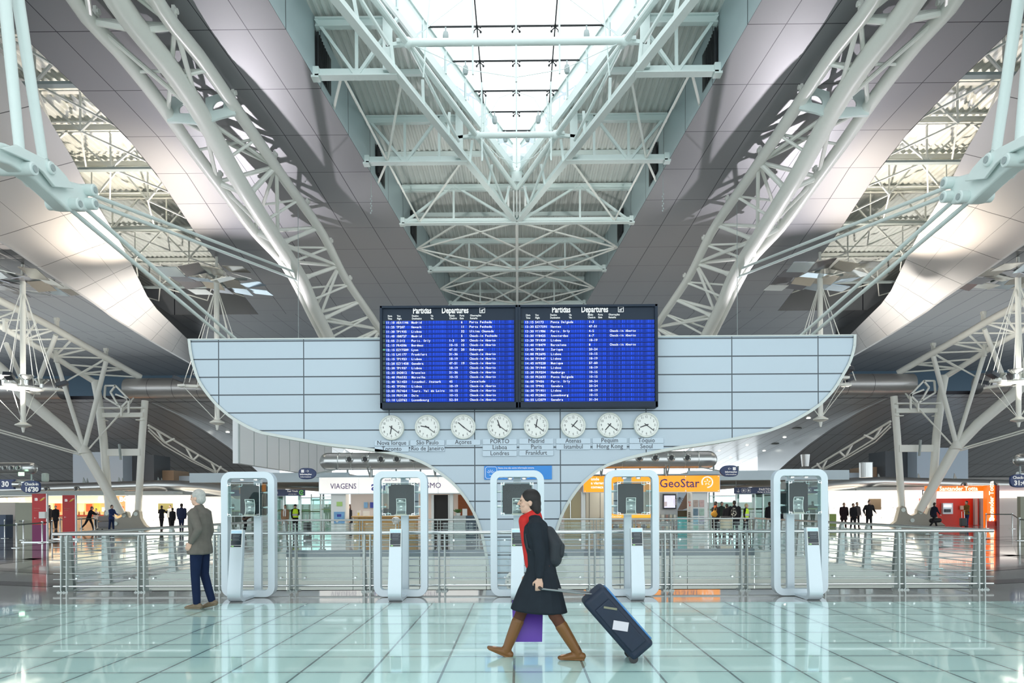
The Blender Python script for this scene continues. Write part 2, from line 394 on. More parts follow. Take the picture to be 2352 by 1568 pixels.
# corrugated steel deck: central bay with the skylight wedge left open, and the side bays
def VW(D): return max(0, .37*(32.9-D))
def deck(mb, xa, xb, start, end, z, pitch=.25, h=.075):
    n = int((xb-xa)/pitch)
    for i in range(n):
        x = xa+i*pitch; prof = ((x, 0), (x+.09, 0), (x+.13, h), (x+.21, h), (x+pitch, 0))
        for (p, zp), (q, zq) in zip(prof, prof[1:]):
            a, b = start(p), start(q); e0, e1 = end(p), end(q)
            if a < e0-.1: mb.quad(((p, a, z+zp), (q, b, z+zq), (q, e1, z+zq), (p, e0, z+zp)))
mb = MB(); deck(mb, -7.7, 7.7, lambda x: max(8, 32.9-abs(x)/.37), lambda x: 57, ZD+.02)
struct(mb, 'ceiling_deck', DECK, smooth=20)
for s in (-1, 1):
    mb = MB()
    xa, xb = (-31, -14.0) if s < 0 else (14.0, 31)
    deck(mb, xa, xb, lambda x: 8.5, lambda x: 50, ZD+.02, .3)
    struct(mb, 'ceiling_deck', DECK, smooth=20)
# roof slab above everything so that daylight only enters by the glass
mb = MB()
mb.box((0, 64.6, ZD+.9), (150, 15.4, .3)); mb.box((0, -3, ZD+.9), (150, 23, .3))
for s in (-1, 1): mb.box((s*41.5, 33, ZD+.9), (67.0, 50, .3))
mb.box((0, 45, ZD+.9), (16.5, 24, .3))
struct(mb, 'ceiling_slab', WHITE)

# ---- roof trusses of the central bay
TD = [16.6, 22.2, 27.8, 33.8, 40.6, 47.5]
def roof_truss(D, k):
    where = ['', 'nearest in view', 'level with the skylight middle', 'at the skylight tip', 'second above the boards', 'hugging the board top'][k]
    t = thing('roof_truss', 'pale steel roof truss across the central bay, %s' % where if k else 'steel roof truss across the central bay behind the viewer', 'truss', (0, D, ZS), 0, 'roof trusses of the central bay')
    wD = W(D)-.05; v0 = 16*0; o = Vector((0, D, ZS))
    gap = VW(D*16/15)+.95 if D < 33 else 0
    gap = max(0, .333*(33.8-D)) if D < 33.5 else 0
    H = 2.0-.12
    c = MB(); tc_ = MB(); wb = MB(); spans = [(-wD, -gap), (gap, wD)] if gap else [(-wD, wD)]
    for a, b in spans:
        c = MB(); c.bar((a, 0, 0), (b, 0, 0), .30, .05).bar((a, 0, .14), (b, 0, .14), .05, .25); c.build('bottom_chord', STEELT, t)
    g2 = VW(D)+.25 if D < 32.9 else 0
    for a, b in ([(-wD, -g2), (g2, wD)] if g2 else [(-wD, wD)]):
        tc_ = MB(); tc_.bar((a, 0, H), (b, 0, H), .22, .05).bar((a, 0, H-.13), (b, 0, H-.13), .05, .22).bar((a, 0, H-.25), (b, 0, H-.25), .2, .04); tc_.build('top_chord', STEELT, t)
    nodes = [-wD, -wD*.55, 0, wD*.55, wD]
    if gap: nodes_l = [(-wD, .0), (-wD*.78 if gap < 3 else -wD*.85, 1), (-wD*.5 - gap*.5, 0), (-gap, 1)]
    for sg in (-1, 1):
        if gap:
            L0 = wD-gap; xs = [wD, wD-L0*.38, wD-L0*.72, gap]
            seq = [(xs[0], H), (xs[1], 0), (xs[2], H), (xs[3], 0)] if L0 > 3 else [(xs[0], H), ((xs[0]+xs[3])/2, 0), (xs[3], H)]
            vert = [(xs[1]), (xs[2])] if L0 > 3 else [(xs[0]+xs[3])/2]
        else:
            seq = [(wD, 0), (wD*.55, H), (0, 0)]; vert = [wD*.55]
            if k == 3: pass
        for (xa, za), (xb, zb) in zip(seq, seq[1:]): wb.bar((sg*xa, 0, za), (sg*xb, 0, zb), .1, .13, up=(0, 1, 0))
        for x in vert: wb.bar((sg*x, 0, 0), (sg*x, 0, H), .09, .1)
        wb.box((sg*wD, 0, .1), (.25, .3, .35))
    wb.build('web', STEELT, t)
    return t
for k, D in enumerate(TD): roof_truss(D, k)
# purlins between the trusses
for k, (a, b) in enumerate(zip(TD, TD[1:]+[53.5])):
    D = (a+b)/2; m_ = MB(); g2 = VW(D)+.25 if D < 32.9 else 0
    for x0, x1 in ([(-W(D), -g2), (g2, W(D))] if g2 else [(-W(D), W(D))]): m_.bar((x0, D, ZD-.1), (x1, D, ZD-.1), .14, .2)
    tag(m_.build('purlin', STEELT), 'slim steel purlin under the ribbed deck, %s gap between trusses from the viewer' % ('first', 'second', 'third', 'fourth', 'fifth', 'sixth')[k], 'beam', 'purlins of the central bay')
# horizontal wind bracing in the bottom-chord plane and raking diagonals
wb = thing('wind_bracing', 'thin crossed steel bracing in the lower chord plane of the central bay', 'bracing', (0, 0, ZS))
for a, b in zip(TD[1:], TD[2:]+[53.5]):
    for s in (-1, 1):
        m_ = MB()
        if a < 30: m_.tube([(s*(W(a)-.9), a, .1), (s*(W(b)-.9), b, .1)], .045, 6); m_.tube([(s*(W(a)-.9), a, .1), (s*W(b), b-.9, 1.6)], .035, 6); m_.tube([(s*(W(a)-.9), a, .1), (s*(W(a)+.0), a+2.2, .1)], .05, 6); m_.tube([(s*(W(b)-.9), b, .1), (s*max(.5, .333*(33.8-a)+.3), (a+b)/2, 1.8)], .05, 6)
        else:
            mid = (a+b)/2
            m_.bar((0, a, .05), (s*W(mid)*.98, mid, .05), .09, .06); m_.bar((s*W(mid)*.98, mid, .05), (0, b, .05), .09, .06)
            m_.bar((s*W(a)*.5, a, .05), (0, mid, .05), .09, .06); m_.bar((0, mid, .05), (s*W(b)*.5, b, .05), .09, .06); m_.bar((s*W(b)*.5, b, .05), (s*W(mid), mid, .05), .08, .06); m_.bar((s*W(a)*.5, a, .05), (s*W(mid), mid, .05), .08, .06)
        m_.build('brace', STEEL, wb)
m_ = MB(); m_.tube([(0, 33.8, .05), (0, 56, .05)], .08, 8); m_.build('spine_tube', STEEL, wb)
# side-bay trusses
for s in (-1, 1):
    side = 'left' if s < 0 else 'right'
    for k, D in enumerate((13.5, 19.0, 22.6, 25.5, 28.3, 31.3, 34.4, 38.5, 43.5)):
        xa, xb = O(D), U(D)
        xb = max(xb, xa)+5; full = k in (0, 2, 4, 6, 8)
        order = ('first', 'second', 'third', 'fourth', 'fifth', 'sixth', 'seventh', 'eighth', 'ninth')[k]
        t = thing('side_bay_truss', 'thin pale roof truss in the %s side bay, %s from the viewer' % (side, order), 'truss', (0, D, ZS), 0, 'trusses of the side bays')
        m_ = MB(); m_.bar((s*xa, 0, 1.85), (s*xb, 0, 1.85), .14, .2).bar((s*xa, 0, 1.62), (s*xb, 0, 1.62), .2, .04); m_.build('top_chord', STEEL, t)
        m_ = MB()
        if full: m_.bar((s*xa, 0, .1), (s*xb, 0, .1), .22, .1)
        else: m_.tube([(s*xa, 0, .5), (s*xb, 0, .5)], .03, 6)
        m_.build('bottom_chord', STEELG if full else STEEL, t)
        m_ = MB(); n = max(1, round((xb-xa)/3.0)); st = (xb-xa)/n
        for i in range(n):
            a0 = xa+i*st; m_.bar((s*a0, 0, 1.7), (s*(a0+st/2), 0, .15), .07, .08, up=(0, 1, 0)).bar((s*(a0+st/2), 0, .15), (s*(a0+st), 0, 1.7), .07, .08, up=(0, 1, 0)).bar((s*(a0+st/2), 0, .15), (s*(a0+st/2), 0, 1.7), .06, .06)
            Dn = 3.0; m_.bar((s*(a0+st/2), 0, .15), (s*(a0), Dn, .15), .06, .06); m_.bar((s*(a0+st/2), 0, .15), (s*(a0+st), Dn, .15), .06, .06)
        m_.build('web', STEEL, t)

# ================================================================== SKYLIGHT
ZG = EYE+17.2
for s in (-1, 1):
    side = 'left' if s < 0 else 'right'
    m_ = MB(); a = (s*4.98, 18.9, ZS+.02); b = (s*.04, 33.8, ZS+.02); ext = (s*(4.98+.333*6), 12.9, ZS+.02)
    m_.bar(ext, b, .26, .05); m_.bar((ext[0], ext[1], ext[2]+.15), (b[0], b[1], b[2]+.15), .05, .3)
    for D in frange(14, 32, 9):
        x = .333*(33.8-D); m_.bar((s*x, D, ZS), (s*(VW(D)+.0), D, ZS+1.0), .09, .1)
    tag(m_.build('skylight_edge_beam', STEELT), 'pale steel beam along the lower %s edge of the V-shaped skylight' % side, 'beam')
    m_ = MB(); z = EYE+15
    m_.tube([(s*.345*(32.2-12.5), 12.5, z), (s*.06, 32.2, z)], .11, 10)
    for D in (16.5, 22.06, 27.6):
        x = .333*(33.8-D)
        m_.bar((s*(x+.25), D, ZS+.1), (s*(x+.25), D+.0, ZS+2), .3, .12, up=(0, 1, 0)); m_.bar((s*.345*(32.2-D), D, z), (s*(x+.3), D, z-.1), .12, .12)
        m_.tube([(s*.345*(32.2-D), D, z), (s*.3*(33.8-D-4.3), D+4.3, ZS+.1)], .06, 8)
    tag(m_.build('skylight_ring_tube', STEELT), 'round steel tube following the %s edge of the skylight with its posts' % side, 'tube')
    # curb with clerestory strip
    c = MB(); g = MB()
    def cp(D, z): return Vector((s*VW(D), D, z))
    for a, b in zip(frange(9, 32.4, 14), frange(9, 32.4, 14)[1:]):
        c.quad((cp(a, EYE+15.9), cp(b, EYE+15.9), cp(b, EYE+16.35), cp(a, EYE+16.35)))
        c.quad((cp(a, EYE+16.95), cp(b, EYE+16.95), cp(b, ZG), cp(a, ZG)))
        c.bar(cp(a, EYE+16.3), cp(a, ZG), .08, .08); c.bar(cp(a, EYE+15.95), cp(b, EYE+15.95), .12, .12); c.bar(cp(a, ZG), cp(b, ZG), .1, .1)
        g.quad((cp(a, EYE+16.35), cp(b, EYE+16.35), cp(b, EYE+16.95), cp(a, EYE+16.95)))
    tag(c.build('window_1' if s < 0 else 'window_2', STEELT), kind='structure')
    tag(g.build('window_pane', glass_mat('clerestory_glass_'+side, (.45, .52, .56), .6)), kind='structure')
for D in (16.5, 22.06, 27.6):
    z = EYE+15; x = .345*(32.2-D)
    m_ = MB(); m_.tube([(-x-.25, D, z), (x+.25, D, z)], .12, 12)
    for s in (-1, 1): m_.box((s*(x+.2), D, z), (.3, .3, .12)); m_.ball((s*x, D, z), .17)
    if D > 17: tag(m_.build('skylight_cross_tube', STEELT), 'horizontal steel tube spanning the skylight, %s' % ('the longer nearer one' if D < 25 else 'the shorter farther one'), 'tube', 'cross tubes of the skylight')
    # cable stays under the glass
    c = MB()
    for s in (-1, 1):
        c.tube([(s*x, D, z), (s*x*.44, D, z+1.5), (0, D, z+1.75)], .012, 5); c.tube([(s*x, D, z), (s*x*.44, D+.0, z-.9), (0, D, z-1.15)], .014, 5)
        for xx in (.0, 1.4): c.tube([(s*xx, D, z-1.3+.25*(xx > 0)), (s*xx, D, ZG)], .035, 6)
        c.tube([(s*x*.9, D+1, z-.5), (s*VW(D+1)*.8, D+1, ZG)], .03, 6)
    tag(c.build('stay_cable_set', STEELT), 'struts and fine stay cables under the skylight glass at the %s' % ('longer cross tube' if 20 < D < 25 else 'shorter cross tube' if D > 25 else 'top picture edge'), 'cables')
mb = MB()
Dl = frange(8.5, 32.9, 12)
for a, b in zip(Dl, Dl[1:]): mb.quad(((-VW(a), a, ZG), (VW(a), a, ZG), (VW(b), b, ZG), (-VW(b), b, ZG)))
struct(mb, 'window_glass_roof', glass_mat('roof_glass', (1, 1, 1), .0))
mb = MB()
for D in (19.9, 22.0, 24.4, 26.3, 28.2, 29.7, 31.2):
    x = VW(D); mb.tube([(-x, D, ZG-.05), (x, D, ZG-.05)], .035, 6)
for s in (-1, 0, 1):
    x = s*1.4; De = 32.9-abs(x)/.37; mb.tube([(x, 9, ZG-.05), (x, De, ZG-.05)], .028, 6)
struct(mb, 'window_mullion', BLACK)
for D in (19.9, 22.0, 24.4, 26.3, 28.2, 29.7, 31.2):
    for s in (-1, 0, 1):
        if abs(s*1.4) > VW(D)-.2: continue
        m_ = MB()
        for dx in (-.13, .13):
            for dy in (-.13, .13): m_.tube([(0, 0, 0), (dx, dy, -.04)], .02, 6); m_.ball((dx, dy, -.06), .045, 8)
        m_.build('x', BLACK).name = 'glass_fitting'
        o = bpy.data.objects['glass_fitting'] if False else COL.objects[-1]
        o.location = (s*1.4, D, ZG-.1)
        tag(o, 'small black four-armed clamp joining the skylight panes', 'fitting', 'four-armed clamps of the skylight panes')
for D in (24.4, 26.3, 29.7, 31.2):
    for s in (-1, 1):
        x = VW(D)*.8
        m_ = MB(); m_.lathe([(0, .12), (.09, .1), (.11, 0), (.11, -.12), (.08, -.2), (0, -.2)], (0, 0, 0), 12); m_.bar((0, 0, .1), (0, 0, .3), .05, .05)
        o = m_.build('spotlight', STEELG); o.location = (s*x, D, ZG-.35)
        tag(o, 'grey spotlight clamped under the skylight glass', 'lamp', 'spotlights under the skylight')
# end cap of the skylight wedge and the little lift frame at its tip
m_ = MB(); m_.box((0, 32.9, EYE+16.4), (.7, .1, .9)); m_.box((0, 32.7, EYE+15.7), (.5, .4, .5)); tag(m_.build('skylight_end_box', STEELT), 'small white box closing the tip of the skylight wedge', 'box')
m_ = MB()
for x in (-.42, .42): m_.tube([(x, 33.2, ZS+.55), (x, 33.2, ZS+1.5)], .06, 8)
m_.tube([(-.42, 33.2, ZS+1.5), (.42, 33.2, ZS+1.5)], .06, 8)
for x in (-.15, 0, .15): m_.tube([(x, 33.4, ZS+.1), (x, 33.4, ZS+1.9)], .04, 8)
tag(m_.build('lift_cage', WHITE), 'small white tubular frame hanging at the tip of the skylight', 'frame')
# hanging chains
for s in (-1, 1):
    m_ = MB(); x = s*6.2; m_.tube([(x, 29, ZS+1.8), (x, 29, EYE+13.2)], .012, 5)
    for k in range(8): m_.ball((x+.02*(-1)**k, 29, EYE+13.2-k*.1), (.03, .02, .05), 6)
    tag(m_.build('hanging_chain', STEELG), 'thin chain hanging at the %s edge of the central bay' % ('left' if s < 0 else 'right'), 'chain')
    x, D = S(686, 0, 30).x, 30
    m_ = MB(); m_.tube([(s*abs(x), D, ZS), (s*abs(x), D, 7)], .012, 5); tag(m_.build('hanging_cable', STEELG), 'thin vertical cable hanging beside the %s arched truss' % ('left' if s < 0 else 'right'), 'cable')

# ================================================================== ARCHED TRUSSES
def resample(pts, n):
    pts = [Vector(p) for p in pts]; L = [0]
    for a, b in zip(pts, pts[1:]): L.append(L[-1]+(b-a).length)
    out = []
    for i in range(n+1):
        d = L[-1]*i/n
        for j in range(len(pts)-1):
            if L[j+1] >= d-1e-9: break
        t = (d-L[j])/(L[j+1]-L[j]); p0 = pts[max(j-1, 0)]; p1 = pts[j]; p2 = pts[j+1]; p3 = pts[min(j+2, len(pts)-1)]
        out.append(.5*((2*p1)+(p2-p0)*t+(2*p0-5*p1+4*p2-p3)*t*t+(3*p1-p0-3*p2+p3)*t**3))
    return out
CC = [(150, -230, 14.6), (275, 0, 17.6), (396, 155, 20.4), (472, 272, 22.8), (551, 413, 25.6), (630, 537, 29.3), (692, 634, 33.2), (723, 705, 35.6), (765, 790, 38.8), (805, 890, 42), (825, 985, 45)]
CR = [(250, -240, 14.8), (365, 0, 17.9), (458, 120, 20.4), (537, 234, 22.8), (654, 406, 27.6), (740, 530, 32), (797, 640, 36.2), (866, 743, 40.6), (885, 790, 43), (880, 900, 45.5), (850, 985, 46)]
CL = [(40, -260, 14.8), (179, 0, 18.), (275, 110, 19.9), (365, 224, 22), (437, 327, 24.2), (513, 430, 26.9), (585, 527, 30), (660, 612, 34), (716, 720, 36.6), (750, 790, 39.2), (790, 890, 42), (815, 985, 45)]
for s in (-1, 1):
    side = 'left' if s < 0 else 'right'
    def mir(L): return [Vector((s*abs(p.x), p.y, p.z)) for p in (S(*q) for q in L)]
    t = thing('arched_truss', 'huge arched three-tube white steel truss on the %s of the departure boards' % side, 'truss', (s*10.2, 45, 5))
    off = Vector((s*10.2, 45, 5))
    c = [p-off for p in resample(mir(CC), 44)]; r = [p-off for p in resample(mir(CR), 44)]; l = [p-off for p in resample(mir(CL), 44)]
    # nodes of the three tubes paired at equal depth
    def at_y(L, y):
        for a, b in zip(L, L[1:]):
            if a.y <= y <= b.y: return a.lerp(b, (y-a.y)/max(1e-6, b.y-a.y))
        return L[-1]
    for nm, L, rr in (('bottom_tube', c, .30), ('inner_tube', r, .205), ('outer_tube', l, .215)):
        m_ = MB(); m_.tube(L, rr, 20); m_.build(nm, STEEL, t)
    ys = [15.2, 18.6, 22.6, 26.4, 30.0, 33.3, 36.6, 39.6, 42.4]
    N = [(at_y(c, y-45), at_y(r, y-45+(.3 if y < 27 else 1.6)), at_y(l, y-45)) for y in ys]
    for i, (pc, pr, pl) in enumerate(N):
        m_ = MB()
        if i in (0, 2):   # big plate node with holes
            for q in (pr, pl):
                d = q-pc; n = len(m_.v)
                up = Vector((0, 0, .62)); a0 = pc.lerp(q, .12); a1 = pc.lerp(q, .9)
                # plate with a round hole: ring of quads
                ctr = pc.lerp(q, .5)+up*.25; ex = (a1-a0)/2; ez = Vector((0, 0, .42)); ring_o = []; ring_i = []
                for k in range(16):
                    a = 2*pi*k/16; cx_, cz_ = cos(a), sin(a); mxk = max(abs(cx_), abs(cz_))
                    ring_o.append(ctr+ex*(cx_/mxk)+ez*(cz_/mxk)); ring_i.append(ctr+ex.normalized()*cx_*.2+Vector((0, 0, 1))*cz_*.2)
                for dy in (-.04, .04):
                    for k in range(16): j = (k+1) % 16; m_.quad([p+Vector((0, dy, 0)) for p in (ring_o[k], ring_o[j], ring_i[j], ring_i[k])])
                for k in range(16):
                    j = (k+1) % 16; yv = Vector((0, .04, 0))
                    m_.quad((ring_i[k]-yv, ring_i[j]-yv, ring_i[j]+yv, ring_i[k]+yv)); m_.quad((ring_o[k]-yv, ring_o[j]-yv, ring_o[j]+yv, ring_o[k]+yv))
                m_.bar(a0+Vector((0, 0, -.12)), a1+Vector((0, 0, -.32)), .5, .08, up=(0, 0, 1)) if False else m_.bar(pc+Vector((0, 0, -.05)), q+Vector((0, 0, -.15)), .12, .28)
            m_.build('plate_node', STEELT, t)
        else:
            m_.tube([pc, pr], .10, 10); m_.tube([pc, pl], .10, 10); m_.tube([pr, pl], .085, 10)
            m_.tube([pc, pc.lerp(pr, .22)], .2, 12, r2=.11)
            m_.build('node_struts', STEEL, t)
    for i in range(len(N)-1):
        m_ = MB(); (a, b, d), (a2, b2, d2) = N[i], N[i+1]
        m_.tube([b.lerp(b2, .02), a2.lerp(a, .05)] if i % 2 else [a, b2], .075, 8); m_.tube([d, a2] if i % 2 else [a, d2], .075, 8); m_.tube([b, d2] if i % 2 else [d, b2], .07, 8)
        m_.tube([b.lerp(b2, .5), d.lerp(d2, .5)], .05, 8); m_.tube([a.lerp(a2, .5), b.lerp(b2, .5)], .06, 8)
        m_.build('brace', STEEL, t)
    # pin brackets that stand off the side tubes
    for L in (r, l):
        for y in (18.6, 22.6, 26.4, 30., 33.3, 36.6):
            p = at_y(L, y-45); m_ = MB(); q = p+Vector((0, .25, .30)); m_.box(q, (.09, .16, .5)); m_.cyl(q+Vector((-.1, 0, .12)), q+Vector((.1, 0, .12)), .08, 10); m_.bar(p, q, .06, .1)
            m_.build('bracket', STEEL, t)
    m_ = MB(); m_.box((0, .2, 1.5), (1.6, 1.0, .5)); m_.build('abutment', PALE, t)

# ---- near cast connectors, struts and tie rods
for s in (-1, 1):
    side = 'left' if s < 0 else 'right'
    X = s*10.0
    t = thing('cast_connector', 'big white cast steel connector with pinned rods at the %s picture edge' % side, 'connector', (X, 14.5, EYE+6.8))
    def pl(px, py, x=10.0): D = x*F/(1190-px); return Vector((D-14.5, (1162-py)/F*D-6.8))
    body = [pl(*p) for p in ((-120, 290), (-10, 318), (50, 345), (100, 377), (135, 405), (172, 415), (186, 430), (184, 448), (190, 455), (193, 468), (180, 478), (160, 470), (150, 478), (138, 476), (100, 440), (60, 405), (0, 368), (-120, 330))]
    m_ = MB(); m_.prism(body, (0, 0, 0), (0, 1, 0), (0, 0, 1), .34); m_.build('casting', STEELT, t, bevel=.05, seg=3)
    fl = [pl(*p) for p in ((-40, 330), (30, 360), (62, 385), (90, 420), (136, 425), (118, 396), (96, 372), (60, 352), (0, 322))]
    m_ = MB()
    for dx in (-.27, .27): m_.prism(fl, (dx, 0, 0), (0, 1, 0), (0, 0, 1), .07)
    m_.build('side_plate', STEELT, t, bevel=.015)
    for px, py in ((180, 428), (182, 460), (144, 460), (35, 378), (78, 376)):
        q = pl(px, py); m_ = MB(); m_.cyl((-.36, q.x, q.y), (.36, q.x, q.y), .13, 20); m_.build('pin_collar', STEELT, t, bevel=.02)
        m_ = MB(); m_.cyl((-.38, q.x, q.y), (.38, q.x, q.y), .07, 16); m_.build('pin', STEELG, t)
    tr = thing('strut_pair', 'pair of inclined pale steel struts rising from the %s cast connector' % side, 'strut', (X, 14.5, EYE+6.8))
    for (a, b) in (((42, 345), (4, -60)), ((97, 368), (38, -20))):
        p = pl(*a); q = pl(*b); m_ = MB(); m_.tube([(0, p.x, p.y), (0, q.x, q.y)], [.095, .115], 14); m_.lathe([(.12, -.1), (.12, .1)], (0, p.x, p.y), 12, 'x'); m_.build('strut', STEELT, tr)
    # rods
    def rod(a, b, rr, nm, lab):
        o = thing('tie_rod', lab, 'rod', tuple(a), 0, 'tie rods from the %s connector' % side); b = b-a; m_ = MB(); m_.tube([(0, 0, 0), b*.03, b*.04, b*.97, b], [rr*.9, rr*.9, rr, rr, rr*.8], 10); m_.build('bar', STEELT, o)
        m_ = MB(); m_.box((0, 0, 0), (.12, .3, .16)); m_.box(b, (.12, .3, .16)); m_.build('fork_end', STEELT, o)
    A1 = Vector((X, 14.5+pl(180, 428).x, EYE+6.8+pl(180, 428).y)); A2 = Vector((X, 14.5+pl(182, 460).x, EYE+6.8+pl(182, 460).y)); A3 = Vector((X, 14.5+pl(144, 460).x, EYE+6.8+pl(144, 460).y))
    B = S(688, 632, 33.0); B.x = s*abs(B.x)
    rod(A1, B+Vector((0, 0, .15)), .05, 'a', 'upper long tie rod from the %s cast connector to the arched truss' % side)
    rod(A1+Vector((.1*s, .1, -.12)), B+Vector((.1*s, 0, -.15)), .05, 'b', 'lower twin of the long tie rod from the %s cast connector to the arched truss' % side)
    C1 = S(548, 780, 24.6); C1.x = s*abs(C1.x); d = (C1-A2)
    rod(A2, A2+d*2.0, .055, 'c', 'upper steep tie rod from the %s cast connector down behind the clad wall' % side)
    C2 = S(524, 780, 24.2); C2.x = s*abs(C2.x); d = (C2-A3)
    rod(A3, A3+d*2.0, .055, 'd', 'lower steep tie rod from the %s cast connector down behind the clad wall' % side)

# ================================================================== LOWER CEILING, FAR END
for s in (-1, 1):
    side = 'left' if s < 0 else 'right'
def zl(D): return EYE+8.15-.088*(D-51)
mb = MB()
for k in range(28):
    xa = -78+k*156/28; xb = xa+156/28
    pass
def lowq(x0, x1, d0, d1): mb.quad(((x0, d0, zl(d0)), (x1, d0, zl(d0)), (x1, d1, zl(d1)), (x0, d1, zl(d1))), ((x0/1.1, d0/9), (x1/1.1, d0/9), (x1/1.1, d1/9), (x0/1.1, d1/9)))
lowq(-28, -18.5, 51, 88); lowq(18.5, 28, 51, 88); lowq(-18.5, 18.5, 51, 71.5); lowq(-18.5, 18.5, 75.5, 88)
ZT = [(51, 8.15), (56, 7.65), (61, 6.85), (66, 5.8), (71, 4.5), (76, 3.0), (80, 1.7)]
for sg in (-1, 1):
    for (d0, z0), (d1, z1) in zip(ZT, ZT[1:]):
        mb.quad(((sg*28, d0, EYE+z0), (sg*80, d0, EYE+z0), (sg*80, d1, EYE+z1), (sg*28, d1, EYE+z1)), ((25/1.1, d0/9), (80/1.1, d0/9), (80/1.1, d1/9), (25/1.1, d1/9)))
        mb.quad(((sg*28, d0, EYE+z0), (sg*28, d1, EYE+z1), (sg*28, d1, zl(d1)+.02), (sg*28, d0, zl(d0)+.02)), ((.1, .1),)*4)
struct(mb, 'ceiling_lower', LOWSOF)
mb = MB(); mb.box((0, 72.2, (ZS+zl(72)+2)/2+1), (160, .3, ZS-zl(72)-2)); struct(mb, 'wall_back', mat('blue_grey_panel', (.10, .17, .24), .3, .3))
mb = MB(); mb.quad(((-80, 72.0, zl(72)+1.2), (80, 72.0, zl(72)+1.2), (80, 72, zl(72)+2.1), (-80, 72, zl(72)+2.1)))
struct(mb, 'window_3', GLASS)
mb = MB()
for x in frange(-80, 80, 34): mb.box((x, 71.9, zl(72)+1.6), (.08, .1, 1.0))
struct(mb, 'window_mullion', STEELG)
# rolled metal bulkhead edge (large cylinder)
for a, b, nm in ((-29.3, 29.3, 'middle'), (-80, -34.2, 'left'), (34.2, 80, 'right')):
    m_ = MB(); m_.tube([(a, 51, EYE+8.93), (b, 51, EYE+8.93)], .78, 28); o = m_.build('ceiling_bulkhead', mat('bulkhead_metal', (.42, .42, .42), .3, .6)); tag(o, kind='structure')
    m_ = MB(); n = int((b-a)/1.85)
    for i in range(1, n): m_.tube([(a+i*1.85-.012, 51, EYE+8.93), (a+i*1.85+.012, 51, EYE+8.93)], .787, 28, cap=False)
    tag(m_.build('ceiling_bulkhead_seam', BLACK), kind='structure')
mb = MB(); mb.box((0, 51.9, EYE+8.3), (160, .1, .5)); struct(mb, 'ceiling_bulkhead', SOFFIT2)
# recessed downlights in the lower ceiling
for i, (px, py) in enumerate(((1857, 960), (1898, 980), (1802, 1004), (1842, 1020), (1716, 1022), (1755, 1035), (1678, 1051), (1790, 1050), (1652, 1035), (1700, 1062), (523, 992))):
    # intersect the sight line with the sloping ceiling
    d = ray(px, py); tt = (8.15+.088*51)/(d.z+.088*d.y); p = Vector((d.x*tt, d.y*tt, EYE+d.z*tt-.02))
    t = thing('downlight', 'small round recessed downlight in the sloping lower ceiling', 'lamp', tuple(p), 0, 'recessed downlights of the lower ceiling')
    m_ = MB(); m_.lathe([(.16, 0), (.2, -.02), (.2, .0)], (0, 0, 0), 16); m_.build('trim_ring', WHITE, t)
    m_ = MB(); m_.lathe([(0, -.005), (.16, -.005)], (0, 0, 0), 16); m_.build('lens', mat('lamp_glow', (1, .95, .85), .5, emit=9), t)
for i, (px, py) in enumerate(((1830, 984), (1780, 1019))):
    d = ray(px, py); tt = (8.15+.088*51)/(d.z+.088*d.y); p = Vector((d.x*tt, d.y*tt, EYE+d.z*tt-.03)); m_ = MB(); m_.lathe([(0, -.06), (.3, -.05), (.42, 0), (.42, .02)], (0, 0, 0), 20)
    o = m_.build('ceiling_diffuser', STEELG); o.location = p; tag(o, 'round grey air diffuser set in the lower ceiling, %s' % ('nearer the white wall edge' if i == 0 else 'lower one, nearer the duct'), 'vent', 'air diffusers of the lower ceiling')
# ================================================================== THE CLAD WALL
WD_ = 17.0
left_c = [(432, 781), (436, 812), (444, 845), (456, 878), (476, 908), (502, 937), (538, 966), (588, 992), (629, 1002), (690, 1013), (749, 1023), (820, 1031), (888, 1041), (930, 1050), (966, 1063), (998, 1081), (1036, 1110), (1060, 1137), (1078, 1164), (1092, 1192), (1103, 1225), (1112, 1265), (1119, 1310), (1126, 1360), (1132, 1430)]
right_c = [(1966, 770), (1964, 800), (1953, 835), (1936, 866), (1915, 899), (1883, 932), (1845, 957), (1805, 977), (1759, 994), (1690, 1010), (1620, 1022), (1552, 1032), (1490, 1044), (1440, 1056), (1396, 1071), (1368, 1088), (1340, 1112), (1320, 1137), (1304, 1162), (1291, 1190), (1280, 1225), (1272, 1265), (1265, 1310), (1258, 1360), (1252, 1430)]
def onwall(px, py, D=WD_): return P(px, py, D)
lc = resample([onwall(*p) for p in left_c], 90); rc = resample([onwall(*p) for p in right_c], 90)
zt = (lc[0].z+rc[0].z)/2; lc[0].z = rc[0].z = zt
def wall_uv(p): return ((p.x*92.2+1190-1091)/196.6, (1162-(p.z-EYE)*92.2-821)/41.2+20)
mb = MB(); outl = lc+list(reversed(rc)); n = len(outl)
# the face is split in strips between the two curves so that joints and outline stay clean
zs = sorted({round(p.z, 3) for p in lc}, reverse=True)
def x_at(curve, z):
    for a, b in zip(curve, curve[1:]):
        if a.z >= z >= b.z: return a.x+(b.x-a.x)*(a.z-z)/max(1e-6, a.z-b.z)
    return curve[-1].x
zs = frange(zt-1e-4, max(lc[-1].z, rc[-1].z)+1e-4, 160)
for a, b in zip(zs, zs[1:]):
    q = [Vector((x_at(lc, a), WD_, a)), Vector((x_at(rc, a), WD_, a)), Vector((x_at(rc, b), WD_, b)), Vector((x_at(lc, b), WD_, b))]
    mb.quad(q, [wall_uv(p) for p in q]); mb.quad([p+Vector((0, .4, 0)) for p in q], [wall_uv(p) for p in q])
t = thing('clad_wall', 'huge pale blue clad wall with sweeping curved edges carrying boards and clocks', 'wall', (0, WD_, 0))
face = mb.build('cladding', CLAD, None, smooth=None); face.parent = t; face.location = (0, -WD_, 0)
m_ = MB()
